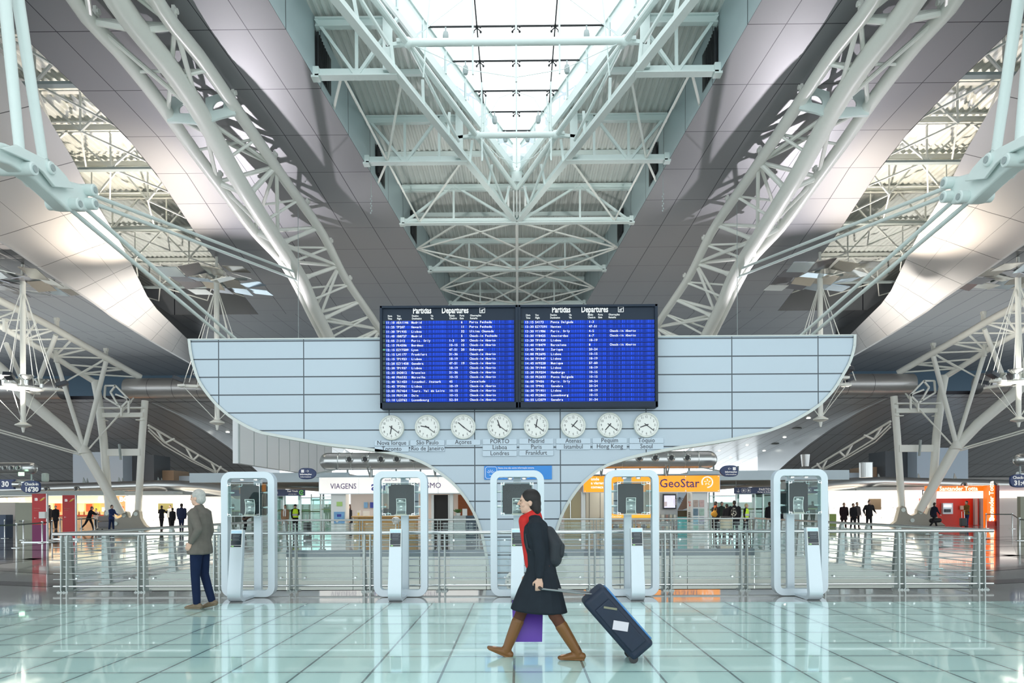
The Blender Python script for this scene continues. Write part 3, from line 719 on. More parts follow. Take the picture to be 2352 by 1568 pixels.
for c in (lc, rc):
    for a, b in zip(c, c[1:]):
        sg = -1 if c is lc else 1
        m_.quad((a-Vector((0, .03, 0)), b-Vector((0, .03, 0)), b+Vector((0, .45, 0)), a+Vector((0, .45, 0))))
        d = (b-a).normalized(); nn = Vector((-d.z, 0, d.x))*(.07 if c is lc else -.07)
        m_.quad((a-Vector((0, .03, 0)), b-Vector((0, .03, 0)), b-nn*-1-Vector((0, .03, 0)), a-nn*-1-Vector((0, .03, 0))))
m_.bar((lc[0].x, WD_+.2, zt+.01), (rc[0].x, WD_+.2, zt+.01), .46, .03)
e = m_.build('edge_trim', mat('trim_paint', (.55, .60, .58), .4, .2)); e.parent = t; e.location = (0, -WD_, 0)
m_ = MB()
for z in frange(-4.8, -1.2, 1): m_.box((.0, .2, z), (1.2, .3, 3.6))
e = m_.build('foot', PALE, t)

# ================================================================== DEPARTURE BOARDS
HOUSE = mat('board_housing', (.022, .034, .055), .5, spec=.25)
FLAP = seam_mat('flap_blue', (.012, .055, .52), (.004, .01, .06), .2, .001, rough=.5, var=.35, spec=.15)
b_ = FLAP.node_tree.nodes['Principled BSDF']; FLAP.node_tree.links.new(b_.inputs['Base Color'].links[0].from_socket, b_.inputs['Emission Color']); b_.inputs['Emission Strength'].default_value = .22
FLAPG = seam_mat('flap_green', (.01, .05, .05), (.005, .01, .02), .16, .001, rough=.35, var=.2)
FLAPW = mat('flap_lettering', (.9, .9, .88), .5, emit=.3)
SIGNW = mat('sign_lettering', (.9, .9, .9), .5, emit=.12)
GL = {}
def glyph(ch):
    if ch not in GL:
        me = text_mesh(ch, 1.0, 'g', 'CENTER', 0, 1, .012); vs = [tuple(v.co) for v in me.vertices]; fs = [tuple(p.vertices) for p in me.polygons]
        x0 = min((v[0] for v in vs), default=0); x1 = max((v[0] for v in vs), default=1)
        GL[ch] = (vs, fs, (x0+x1)/2, max(x1-x0, .2)); bpy.data.meshes.remove(me)
    return GL[ch]
KX = .003645
def mono(mb, s, x, z, y, h=.064, pitch=.0425):
    for i, ch in enumerate(s):
        if ch == ' ': continue
        vs, fs, cx, wd = glyph(ch); n = len(mb.v); k = min(h*1.25, pitch*.86/wd)
        for v in vs: mb.v.append((x+(i+.5)*pitch+(v[0]-cx)*k, y, z-.022+(v[1]+.36)*h*1.22))
        for f in fs: mb.f.append(tuple(n+j for j in f))
RL = """11:10|AEA1146|Madrid||6|Porta Fechada
11:25|TP207|Newark||11|Porta Fechada
11:30|TP1935|Lisboa||32|Ultima Chamada
11:40|IB8727|Madrid||5|Check-in Fechado
12:05|ZI312|Paris. Orly|1-3|30|Check-in Aberto
12:15|FR4506|Bordeus|10-15|15|Check-in Aberto
12:15|EZY7589|Lyon|47-51|20|Embarque
12:15|LH1177|Frankfurt|31-36||Check-in Aberto
12:15|TP1923|Lisboa|18-19||Check-in Aberto
12:20|EZY1458|Genebra|47-51|19|Check-in Aberto
12:30|TP1937|Lisboa|18-19||Check-in Aberto
12:35|SN3812|Bruxelas|31-36||Check-in Aberto
12:40|FR6532|Marselha|10-15||Check-in Aberto
12:40|TK1450|Istanbul. Ataturk|45||Cancelado
12:45|TP3961|Lisboa|18-19||Check-in Aberto
13:05|FR7464|Tours. Val de Loire|10-15||Check-in Aberto
13:10|FR9138|Dole|10-15||Check-in Aberto
13:10|LG3762|Luxembourg|52-54||Check-in Aberto""".split('\n')
RR = """13:15|S4173|Ponta Delgada|1-3||
13:30|EZY7591|Nantes|47-51||
13:30|VY1986|Paris. Orly|4-5||Check-in Aberto
13:30|VY8425|Amesterdao|6-7||Check-in Aberto
13:30|TP1939|Lisboa|18-19||
13:40|VY8479|Barcelona|8||Check-in Aberto
13:45|TP918|Zurique|20-24||
14:00|FR2695|Lisboa|10-15||
14:30|TP1947|Lisboa|18-19||
14:45|HV9228|Munique|57-60||
15:30|TP1949|Lisboa|18-19||
15:30|FR9204|Hamburgo|10-15||
15:50|FR2633|Ponta Delgada|10-15||
16:00|TP456|Paris. Orly|20-24||
16:10|TP942|Genebra|20-24||
16:30|TP1951|Lisboa|18-19||
16:45|FR2862|Luxembourg|10-15||
16:55|LX2079|Genebra|31-34||""".split('\n')
BY = 16.62
tl = P(872, 703, BY); tr = P(1510.7, 697, BY); topz = (tl.z+tr.z)/2; midx = P(1190, 700, BY).x
for side, x0, x1, rows in (('left', tl.x, midx, RL), ('right', midx, tr.x, RR)):
    wd = x1-x0; H = 2.50
    t = thing('departure_board', '%s half of the big departures board with eighteen blue flap rows' % side, 'display', (x0, BY, topz), 0, 'departure boards')
    m_ = MB(); m_.box((wd/2, .2, -H/2), (wd-.01, .30, H)); m_.box((wd/2, .03, -.03), (wd-.01, .08, .06)); m_.box((wd/2, .03, -H+.07), (wd-.01, .08, .14))
    m_.box((.03, .03, -H/2), (.06, .08, H)); m_.box((wd-.035, .03, -H/2), (.07, .08, H)); m_.build('housing', HOUSE, t, bevel=.008)
    rel = (41, 110, 211, 463, 543, 600) if side == 'left' else (45, 113, 217, 471, 550, 610)
    for txx, sz, cx, cz in (('Partidas', .215, 283 if side == 'left' else 288, 30), ('Departures', .215, 504 if side == 'left' else 512, 30)):
        text(txx, sz, (cx*KX, .035, -cz*KX-.005), SIGNW, t, 'heading', sx=.66, bold=.005)
    for cx, a, b in ((50, 'Hora', 'Time'), (112, 'Voo', 'Flight'), (212, 'Destino', 'Destination'), (338, 'Via', 'Via'), (463, 'Balcão', 'Check-in'), (532, 'Porta', 'Gate'), (602, 'Observações', 'Remarks')):
        text(a+'\n'+b, .066, ((cx+2)*KX, .035, -.30+.025), SIGNW, t, 'column_heading', align='LEFT', sx=.78, bold=.001)
    # small aeroplane pictogram in a rounded frame
    m_ = MB(); cx, cz = 686*KX, -32*KX; r = .062
    for a, b in (((-1, -1), (1, -1)), ((1, -1), (1, 1)), ((1, 1), (-1, 1)), ((-1, 1), (-1, -1))): m_.bar((cx+a[0]*r, .03, cz+a[1]*r), (cx+b[0]*r, .03, cz+b[1]*r), .012, .012)
    m_.bar((cx-.035, .03, cz-.01), (cx+.045, .03, cz+.025), .01, .014); m_.bar((cx-.0, .03, cz-.03), (cx+.02, .03, cz+.02), .01, .012); m_.bar((cx-.04, .03, cz-.035), (cx+.02, .03, cz-.035), .01, .008)
    m_.build('pictogram', SIGNW, t)
    for i, row in enumerate(rows):
        zc = -(110 if side == 'left' else 113)*KX-i*30.5*KX
        m_ = MB(); c0 = 38*KX; c1 = (898 if side == 'left' else 908)*KX; hh = .036; cw = .0425
        m_.quad(((c0, .02, zc-hh), (c1, .02, zc-hh), (c1, .02, zc+hh), (c0, .02, zc+hh)), ((0, .01), ((c1-c0)/cw, .01), ((c1-c0)/cw, .99), (0, .99)))
        m_.bar((c0, .035, zc-hh-.012), (c1, .035, zc-hh-.012), .03, .012)
        r_ = m_.build('flap_row', FLAP, t, smooth=None)
        m_ = MB(); m_.quad(((19*KX, .018, zc-hh), (37*KX, .018, zc-hh), (37*KX, .018, zc+hh), (19*KX, .018, zc+hh)), ((0, .01), (2, .01), (2, .99), (0, .99))); m_.build('status_cell', FLAPG, r_, smooth=None)
        m_ = MB()
        for s_, cx in zip(row.split('|'), rel): mono(m_, s_, cx*KX, zc-.016, .012)
        m_.build('lettering', FLAPW, r_, smooth=None)
    if side == 'left':
        m_ = MB()
        for x in (24, 33): m_.box((x*KX, .012, -(110+6*30.5)*KX), (.016, .004, .012))
        m_.build('status_light', mat('green_led', (.1, .9, .3), .4, emit=2), t)

# ================================================================== CLOCKS AND CITY PLAQUES
CFACE = mat('clock_face', (.86, .89, .86), .4); CRIM = mat('clock_rim', (.74, .78, .73), .35); INK = mat('black_ink', (.03, .03, .04), .5)
def arm(mb, ang, r0, r1, w0, w1, y):
    d = Vector((sin(ang), 0, cos(ang))); n = Vector((cos(ang), 0, -sin(ang)))
    a = d*r0; b = d*r1
    m0 = [a-n*w0, a+n*w0, b+n*w1, b-n*w1]; mb.quad([p+Vector((0, y, 0)) for p in m0]); mb.quad([p+Vector((0, y+.004, 0)) for p in m0])
    for i in range(4): j = (i+1) % 4; mb.quad((m0[i]+Vector((0, y, 0)), m0[j]+Vector((0, y, 0)), m0[j]+Vector((0, y+.004, 0)), m0[i]+Vector((0, y+.004, 0))))
CITY = [('Nova Iorque', 'Toronto'), ('São Paulo', 'Rio de Janeiro'), ('Açores',), ('PORTO', 'Lisboa', 'Londres'), ('Madrid', 'Paris', 'Frankfurt'), ('Atenas', 'Istambul'), ('Pequim', 'Hong Kong'), ('Tóquio', 'Seoul')]
CK = [(899.5, 982, 6.35), (981.5, 981, 9.35), (1064, 980, 10.35), (1147.5, 978.5, 11.35), (1231.5, 977.5, 12.35), (1316.5, 977, 1.35), (1400, 976, 7.35), (1484.5, 976, 8.35)]
PLQ = mat('plaque_metal', (.47, .57, .65), .35, .2)
def rrect(w, h, r, n=5):
    pts = []
    for cx, cy, a0 in ((w/2-r, h/2-r, 0), (-w/2+r, h/2-r, 90), (-w/2+r, -h/2+r, 180), (w/2-r, -h/2+r, 270)):
        for k in range(n+1): a = radians(a0+90*k/n); pts.append((cx+r*cos(a), cy+r*sin(a)))
    return pts
def digit_labels(R, size):
    mb = MB()
    for h in range(1, 13):
        me = text_mesh(str(h), size, 'g', 'CENTER', 0, .9); a = h*pi/6
        xs = [v.co.x for v in me.vertices]; ys = [v.co.y for v in me.vertices]; cx = (min(xs)+max(xs))/2; cy = (min(ys)+max(ys))/2; n = len(mb.v)
        for v in me.vertices: mb.v.append((R*sin(a)+v.co.x-cx, 0, R*cos(a)+v.co.y-cy))
        for p in me.polygons: mb.f.append(tuple(n+i for i in p.vertices))
        bpy.data.meshes.remove(me)
    return mb
num_me = digit_labels(.205, .082).mesh('numerals', INK)
for i, ((px, py, hr), names) in enumerate(zip(CK, CITY)):
    c = P(px, py, WD_-.06)
    hh = int(hr) % 12; 
    t = thing('wall_clock', 'round white wall clock above the %s plaque' % names[0], 'clock', tuple(c), 0, 'world-time clocks')
    m_ = MB(); m_.lathe([(.27, -.035), (.30, -.045), (.31, -.03), (.31, .06), (0, .06)], (0, 0, 0), 48, 'y'); m_.build('rim', CRIM, t)
    m_ = MB(); m_.lathe([(0, -.022), (.275, -.022)], (0, 0, 0), 48, 'y'); m_.build('face', CFACE, t)
    o = bpy.data.objects.new('numerals', num_me); COL.objects.link(o); o.parent = t; o.location = (0, -.025, 0)
    m_ = MB()
    for k in range(60): arm(m_, k*pi/30, .255 if k % 5 else .248, .266, .0016 if k % 5 else .0035, .0016 if k % 5 else .0035, -.026)
    m_.build('minute_marks', INK, t)
    ma = radians(21.2*6); ha = radians((hh+.353)*30)
    m_ = MB(); arm(m_, ha, -.05, .165, .013, .011, -.030); m_.build('hour_hand', INK, t)
    m_ = MB(); arm(m_, ma, -.06, .235, .009, .007, -.036); m_.lathe([(0, -.042), (.016, -.042), (.016, -.03)], (0, 0, 0), 12, 'y'); m_.build('minute_hand', INK, t)
    for j, nm in enumerate(names):
        pc = P(px+.3, py+35.5+j*13.6, WD_-.02); hgt = .138
        q = thing('city_plaque', 'pale blue plaque reading %s under the world clocks' % nm, 'plaque', tuple(pc), 0, 'city name plaques')
        m_ = MB(); m_.prism(rrect(.85, hgt, .02), (0, 0, 0), (1, 0, 0), (0, 0, 1), .02); m_.build('plate', PLQ, q, bevel=.003)
        text(nm, .155, (0, -.013, .004), INK, q, align='CENTER', sx=.92)

# blue deaf-information sign
c = P(1190, 1085, WD_-.02); t = thing('information_sign', 'wide blue sign with a hand pictogram behind the middle display frame', 'sign', tuple(c))
m_ = MB(); m_.box((0, 0, 0), (1.68, .02, .34)); m_.build('panel', mat('sign_blue', (.03, .25, .70), .35), t, bevel=.004)
text('Nesta área não existe informação sonora.', .062, (-.50, -.014, .115), SIGNW, t, align='LEFT', sx=.86); text('Please Follow the flight information on', .058, (-.50, -.014, -.112), SIGNW, t, align='LEFT', sx=.86)
text('the display screens.', .058, (.36, -.014, -.112), SIGNW, t, 'lettering', align='LEFT', sx=.86) if False else None
m_ = MB(); rr = rrect(.28, .29, .05)
for a, b in zip(rr, rr[1:]+rr[:1]): m_.bar((a[0]-.67, -.014, a[1]), (b[0]-.67, -.014, b[1]), .014, .008)
for k in range(5):
    a = radians(150-k*28); m_.bar((-.68+.04*cos(a), -.014, -.03+.04*sin(a)), (-.68+.11*cos(a), -.014, -.03+.11*sin(a)), .018, .008)
m_.bar((-.72, -.014, -.06), (-.62, -.014, -.08), .02, .008); m_.build('hand_pictogram', SIGNW, t)

# ================================================================== GLASS DISPLAY FRAMES (five)
SCR = mat('screen_dark', (.02, .03, .04), .2, emit=.02); HEAD = seam_mat('screen_header', (.30, .62, .85), (.75, .88, .95), .3, .3, rough=.3, var=.1)
BACKP = mat('display_back', (.028, .032, .038), .6, spec=.2)
LENS = mat('spot_lens', (1, .96, .88), .4, emit=2.5)
def make_display():
    t = thing('display_stand', '', 'display stand')
    m_ = MB(); n = 6; out = rrect(.92, 2.15, .17, n); inn = rrect(.69, 1.92, .06, n); cz = 1.085; k = len(out)
    for a in range(k):
        b = (a+1) % k
        for y in (-.075, .075): m_.quad(((out[a][0], y, out[a][1]+cz), (out[b][0], y, out[b][1]+cz), (inn[b][0], y, inn[b][1]+cz), (inn[a][0], y, inn[a][1]+cz)))
        for L in (out, inn): m_.quad(((L[a][0], -.075, L[a][1]+cz), (L[b][0], -.075, L[b][1]+cz), (L[b][0], .075, L[b][1]+cz), (L[a][0], .075, L[a][1]+cz)))
    m_.build('frame', ALU, t, bevel=.004)
    m_ = MB(); m_.box((0, .40, 1.07), (.135, .07, 2.06)); m_.box((0, .24, 2.07), (.135, .36, .05)); m_.build('post', ALU, t, bevel=.006)
    # console: base ribbon that bends up into the leaning slab
    m_ = MB(); up = []; lo = []
    path = [(.36, .03), (0, .03), (-.40, .03)]+[(-.50+.0-.12*sin(radians(a)), .15-.12*cos(radians(a))) for a in (10, 30, 50, 70, 85)]+[(-.60, .25), (-.535, .70), (-.465, 1.18)]
    th = [.025]*3+[.035, .04, .045, .05, .05, .05, .05, .05]; ribs = []
    for i, (y, z) in enumerate(path):
        a = path[max(i-1, 0)]; b = path[min(i+1, len(path)-1)]; d = Vector((b[0]-a[0], b[1]-a[1])).normalized(); nn = Vector((-d.y, d.x))*th[i]
        wd = .11 if i < 8 else lerp(.11, .098, (i-8)/2); ribs.append(((y+nn.x, z+nn.y), (y-nn.x, max(.0, z-nn.y)), wd))
    idx = []
    for (p, q, wd) in ribs:
        b0 = len(m_.v); m_.v += [(-wd, *p), (wd, *p), (wd, *q), (-wd, *q)]; idx.append(b0)
    for a, b in zip(idx, idx[1:]):
        for k in range(4): j = (k+1) % 4; m_.f.append((a+k, a+j, b+j, b+k))
    m_.f.append(tuple(idx[0]+k for k in range(4))); m_.f.append(tuple(idx[-1]+k for k in range(4)))
    cs = m_.build('console', ALU, t, bevel=.005)
    # slanted face frame for the screen
    A = Vector((0, -.535, .70)); B = Vector((0, -.465, 1.18)); ez = (B-A).normalized(); ny = Vector((1, 0, 0)).cross(ez).normalized()
    if ny.y > 0: ny = -ny
    def slab_(name, z0, z1, hw, off, m, par, uv=None):
        q = MB(); c = [A+ny*(.05+off)+ez*z+Vector((x, 0, 0)) for x, z in ((-hw, z0), (hw, z0), (hw, z1), (-hw, z1))]; d = ny*.008
        q.quad([p+d for p in c], uv); 
        for i in range(4): j = (i+1) % 4; q.quad((c[i], c[j], c[j]+d, c[i]+d), ((0, 0),)*4 if uv else None)
        return q.build(name, m, par, smooth=None)
    slab_('bezel', .185, .475, .096, .0, WHITE, cs); slab_('header', .415, .465, .086, .008, HEAD, cs, ((0, 0), (9, 0), (9, 4), (0, 4)))
    slab_('screen', .225, .41, .084, .008, SCR, cs); slab_('caption_bar', .192, .217, .084, .008, SCR, cs)
    q = MB()
    for k in range(7): c = A+ny*.068+ez*(.39-k*.012*(1 if k < 4 else 1.25)); q.bar(c+Vector((-.05, 0, 0)), c+Vector((.07-.01*(k % 3), 0, 0)), .004, .002)
    q.build('screen_text', mat('screen_grey_text', (.35, .4, .42), .5), cs)
    q = MB(); c = A+ny*.068+ez*.204; q.bar(c+Vector((-.07, 0, 0)), c+Vector((-.035, 0, 0)), .004, .008); c = A+ny*.068+ez*.31; q.bar(c+Vector((-.076, 0, 0)), c+Vector((-.068, 0, 0)), .004, .008); q.build('green_mark', mat('green_mark', (.35, .8, .2), .5, emit=.4), cs)
    # glass case
    m_ = MB(); x, y0, y1, z0, z1 = .268, -.235, .27, 1.40, 1.95; tk = .006
    m_.box((0, y0, (z0+z1)/2), (2*x, tk, z1-z0)); m_.box((-x, (y0+y1)/2, (z0+z1)/2), (tk, y1-y0, z1-z0)); m_.box((x, (y0+y1)/2, (z0+z1)/2), (tk, y1-y0, z1-z0))
    m_.box((0, (y0+y1)/2, z0), (2*x, y1-y0, tk)); m_.box((0, (y0+y1)/2, z1), (2*x, y1-y0, tk)); m_.build('glass_case', GLASS, t, smooth=None)
    m_ = MB(); m_.box((0, y1-.01, (z0+z1)/2), (2*x-.02, .012, z1-z0-.02)); m_.build('back_panel', BACKP, t)
    m_ = MB()
    for sx in (-1, 1):
        for z in (z0, z1):
            m_.bar((sx*x, y0, z), (sx*x, y0-.001, z), .001, .001) if False else None
        m_.box((sx*x, y0-.002, (z0+z1)/2), (.007, .007, z1-z0))
    for z in (z0, z1): m_.box((0, y0-.002, z), (2*x, .007, .007))
    m_.build('edge_strip', mat('bright_edge', (.72, .78, .78), .3), t)
    for sx in (-1, 1):
        for z in (1.545, 1.80):
            q = MB(); q.cyl((sx*.346, 0, z), (sx*.25, 0, z), .014, 10); q.cyl((sx*.345, 0, z), (sx*.285, 0, z), .02, 10); q.build('holder', SATIN, t)
        for z in (z0+.03, z1-.03):
            for y in (y0, y1-.02):
                q = MB(); q.box((sx*(x-.02), y-.006, z), (.055, .014, .012)); q.box((sx*(x-.045), y-.006, z-(.014 if z < 1.6 else -.014)), (.01, .014, .04)); q.box((sx*x, y-.006, z), (.012, .02, .045)); q.build('corner_clamp', SATIN, t)
    for sx in (-.12, .12):
        q = MB(); q.lathe([(.03, 0), (.045, -.01), (.045, -.03), (.035, -.035)], (sx, 0, 2.045), 14); sp = q.build('spot', SATIN, t); q = MB(); q.lathe([(0, -.034), (.034, -.034)], (sx, 0, 2.045), 14); q.build('lens', LENS, sp)
    return t
def make_trophy():
    t = thing('trophy', '', 'trophy')
    m_ = MB(); prof = [(-.01, .02), (.012, .06), (.022, .12), (.02, .19), (.004, .25), (-.012, .28)]
    for (ya, za), (yb, zb) in zip(prof, prof[1:]):
        for d in (0, .012): m_.quad(((-.08, ya+d, za), (.08, ya+d, za), (.08, yb+d, zb), (-.08, yb+d, zb)))
        for x in (-.08, .08): m_.quad(((x, ya, za), (x, ya+.012, za), (x, yb+.012, zb), (x, yb, zb)))
    m_.build('plaque', glass_mat('acrylic', (.92, .95, .95), .5) if 'acrylic' not in MATS else MATS['acrylic'], t)
    m_ = MB()
    for (ya, za), (yb, zb) in zip(prof, prof[1:]):
        for x in (-.08, .08): m_.bar((x, ya-.003, za), (x, yb-.003, zb), .005, .005)
    m_.bar((-.08, prof[-1][0], prof[-1][1]), (.08, prof[-1][0], prof[-1][1]), .005, .005); m_.bar((-.07, .0, .22), (.07, 0, .22), .004, .004)
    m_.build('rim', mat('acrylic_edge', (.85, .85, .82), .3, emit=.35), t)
    m_ = MB(); m_.box((0, .01, .01), (.19, .07, .02)); m_.build('base', mat('trophy_base', (.62, .52, .44), .3), t, bevel=.004)
    m_ = MB(); m_.box((-.02, -.012, .245), (.045, .003, .02)); m_.box((.015, -.012, .24), (.05, .003, .008)); m_.box((.0, -.002, .155), (.04, .003, .008)); m_.box((0, -.002, .142), (.045, .003, .008)); m_.box((0, -.004, .10), (.02, .003, .006)); m_.box((0, -.004, .09), (.05, .003, .005))
    m_.build('engraving', mat('engraving_white', (.85, .87, .85), .4, emit=.2), t)
    return t
dsp = None; tro = None
KI = [(572.5, 'behind the man in grey'), (921, 'in front of the white travel agency sign'), (1188, 'behind the walking woman'), (1450, 'in front of the orange travel agency'), (1835.5, 'second last on the right, near the bank')]
KI[4] = (1835.5, 'rightmost one, beside the right railing end')
for i, (px, where) in enumerate(KI):
    p = G(px, 1367.5-.0035*(px-1176)); p = P(px, 1162, 11.72)
    if i == 0: dsp = make_display(); tro = make_trophy(); d, r_ = dsp, tro
    else: d, r_ = copy_tree(dsp), copy_tree(tro)
    d.location = (p.x, 11.72, 0); r_.location = (p.x+.0, 11.74, 1.404)
    tag(d, 'silver rounded display frame with glass case, %s' % where, 'display stand', 'silver award display frames')
    tag(r_, 'clear curved trophy inside the glass case %s' % where, 'trophy', 'clear trophies in the glass cases')

# ================================================================== RAILINGS
def railing(label, A, B, near_posts=None, full=True, gaps=()):
    A = Vector(A); B = Vector(B); d = B-A; Ln = d.length; rz = atan2(d.y, d.x)
    t = thing('railing', label, 'railing', tuple(A), rz, 'railings around the floor opening')
    xs = near_posts or [Ln*(k+.06)/(round(Ln/1.4)) for k in range(round(Ln/1.4))]+[Ln-.1]
    m_ = MB(); m_.tube([(-.12, 0, 1.07), (Ln+.12, 0, 1.07)], .034, 14); m_.build('top_rail', SATIN, t)
    m_ = MB(); m_.tube([(-.12, 0, .105), (Ln+.12, 0, .105)], .022, 10); m_.build('bottom_rail', SATIN, t)
    for z in (.93, .824, .705, .585, .465, .345, .234):
        m_ = MB(); m_.tube([(-.12, -.005, z), (Ln+.12, -.005, z)], .0095, 8); m_.build('rod', SATIN, t)
    po = None
    for x in xs:
        for dx in (-.052, .052):
            if po is None:
                m_ = MB(); m_.prism([(-.045, 0), (.13, 0), (.05, .99), (.02, 1.05), (-.02, 1.05), (-.035, .99)], (0, 0, 0), (0, 1, 0), (0, 0, 1), .022)
                po = m_.build('post', POST, t); o = po
                q = MB(); q.box((0, .04, .008), (.10, .24, .016)); 
                for bx in (-.03, .03):
                    for by in (-.06, .14): q.cyl((bx, by, .016), (bx, by, .03), .012, 8)
                foot = q.build('foot_plate', POST, po)
            else:
                o = po.copy(); COL.objects.link(o); o.parent = t; f = foot.copy(); COL.objects.link(f); f.parent = o
            o.location = (x+dx, 0, 0)
    for a, b in zip(xs, xs[1:]):
        if b-a < .6: continue
        m_ = MB(); m_.box(((a+b)/2, .055, .58), (b-a-.28, .01, .78)); g = m_.build('glass_panel', GLASS2, t)
        m_ = MB()
        for x in (a+.22, b-.22):
            for z in (.25, .93): m_.cyl((x, .07, z), (x, -.02, z), .018, 10)
        m_.build('clamp', SATIN, g)
    return t
fx = [149, 326, 499, 673, 844, 1015, 1187, 1360, 1534, 1709, 1887, 2070, 2253]
RA = P(138, 1300, 12.5); RB = P(2266, 1300, 12.5)
railing('long stainless railing along the near edge of the floor opening', (RA.x, 12.5, 0), (RB.x, 12.5, 0), [P(x, 1300, 12.5).x-RA.x for x in fx])
railing('stainless railing along the left side of the floor opening', (RA.x-.02, 24.7, 0), (RA.x-.02, 12.65, 0))
railing('stainless railing along the right side of the floor opening', (RB.x+.02, 12.65, 0), (RB.x+.02, 24.7, 0))
railing('far stainless railing in front of the travel agencies', (RB.x, 24.75, 0), (RA.x, 24.75, 0))
# expansion plates between the wide post pairs
for px in (844, 1534):
    x = P(px, 1300, 12.5).x; 
    for sg in (-1, 1):
        m_ = MB(); m_.prism([(sg*.11, .02), (sg*.10, 1.0), (sg*.045, .55), (sg*.008, .05)], (x, 12.56, 0), (1, 0, 0), (0, 0, 1), .012)
        tag(m_.build('infill_plate', POST), 'slim grey-green tapered plate between the railing posts, %s %s' % ('left' if sg < 0 else 'right', 'before the second display frame' if px < 1000 else 'after the fourth display frame'), 'plate', 'tapered railing plates')
# white round base seen behind the middle frame
p = P(1186, 1335, 15.2); t = thing('bolted_disc', 'big white round disc with bolts low behind the middle display frame', 'disc', tuple(p))
m_ = MB(); m_.lathe([(0, -.05), (.22, -.05), (.25, -.02), (.25, .08), (0, .08)], (0, 0, 0), 36, 'y'); m_.build('plate', WHITE, t)
for k in range(10): a = k*pi/5; m_ = MB(); m_.cyl((.19*cos(a), -.07, .19*sin(a)), (.19*cos(a), -.04, .19*sin(a)), .02, 8); m_.build('bolt', STEELG, t)
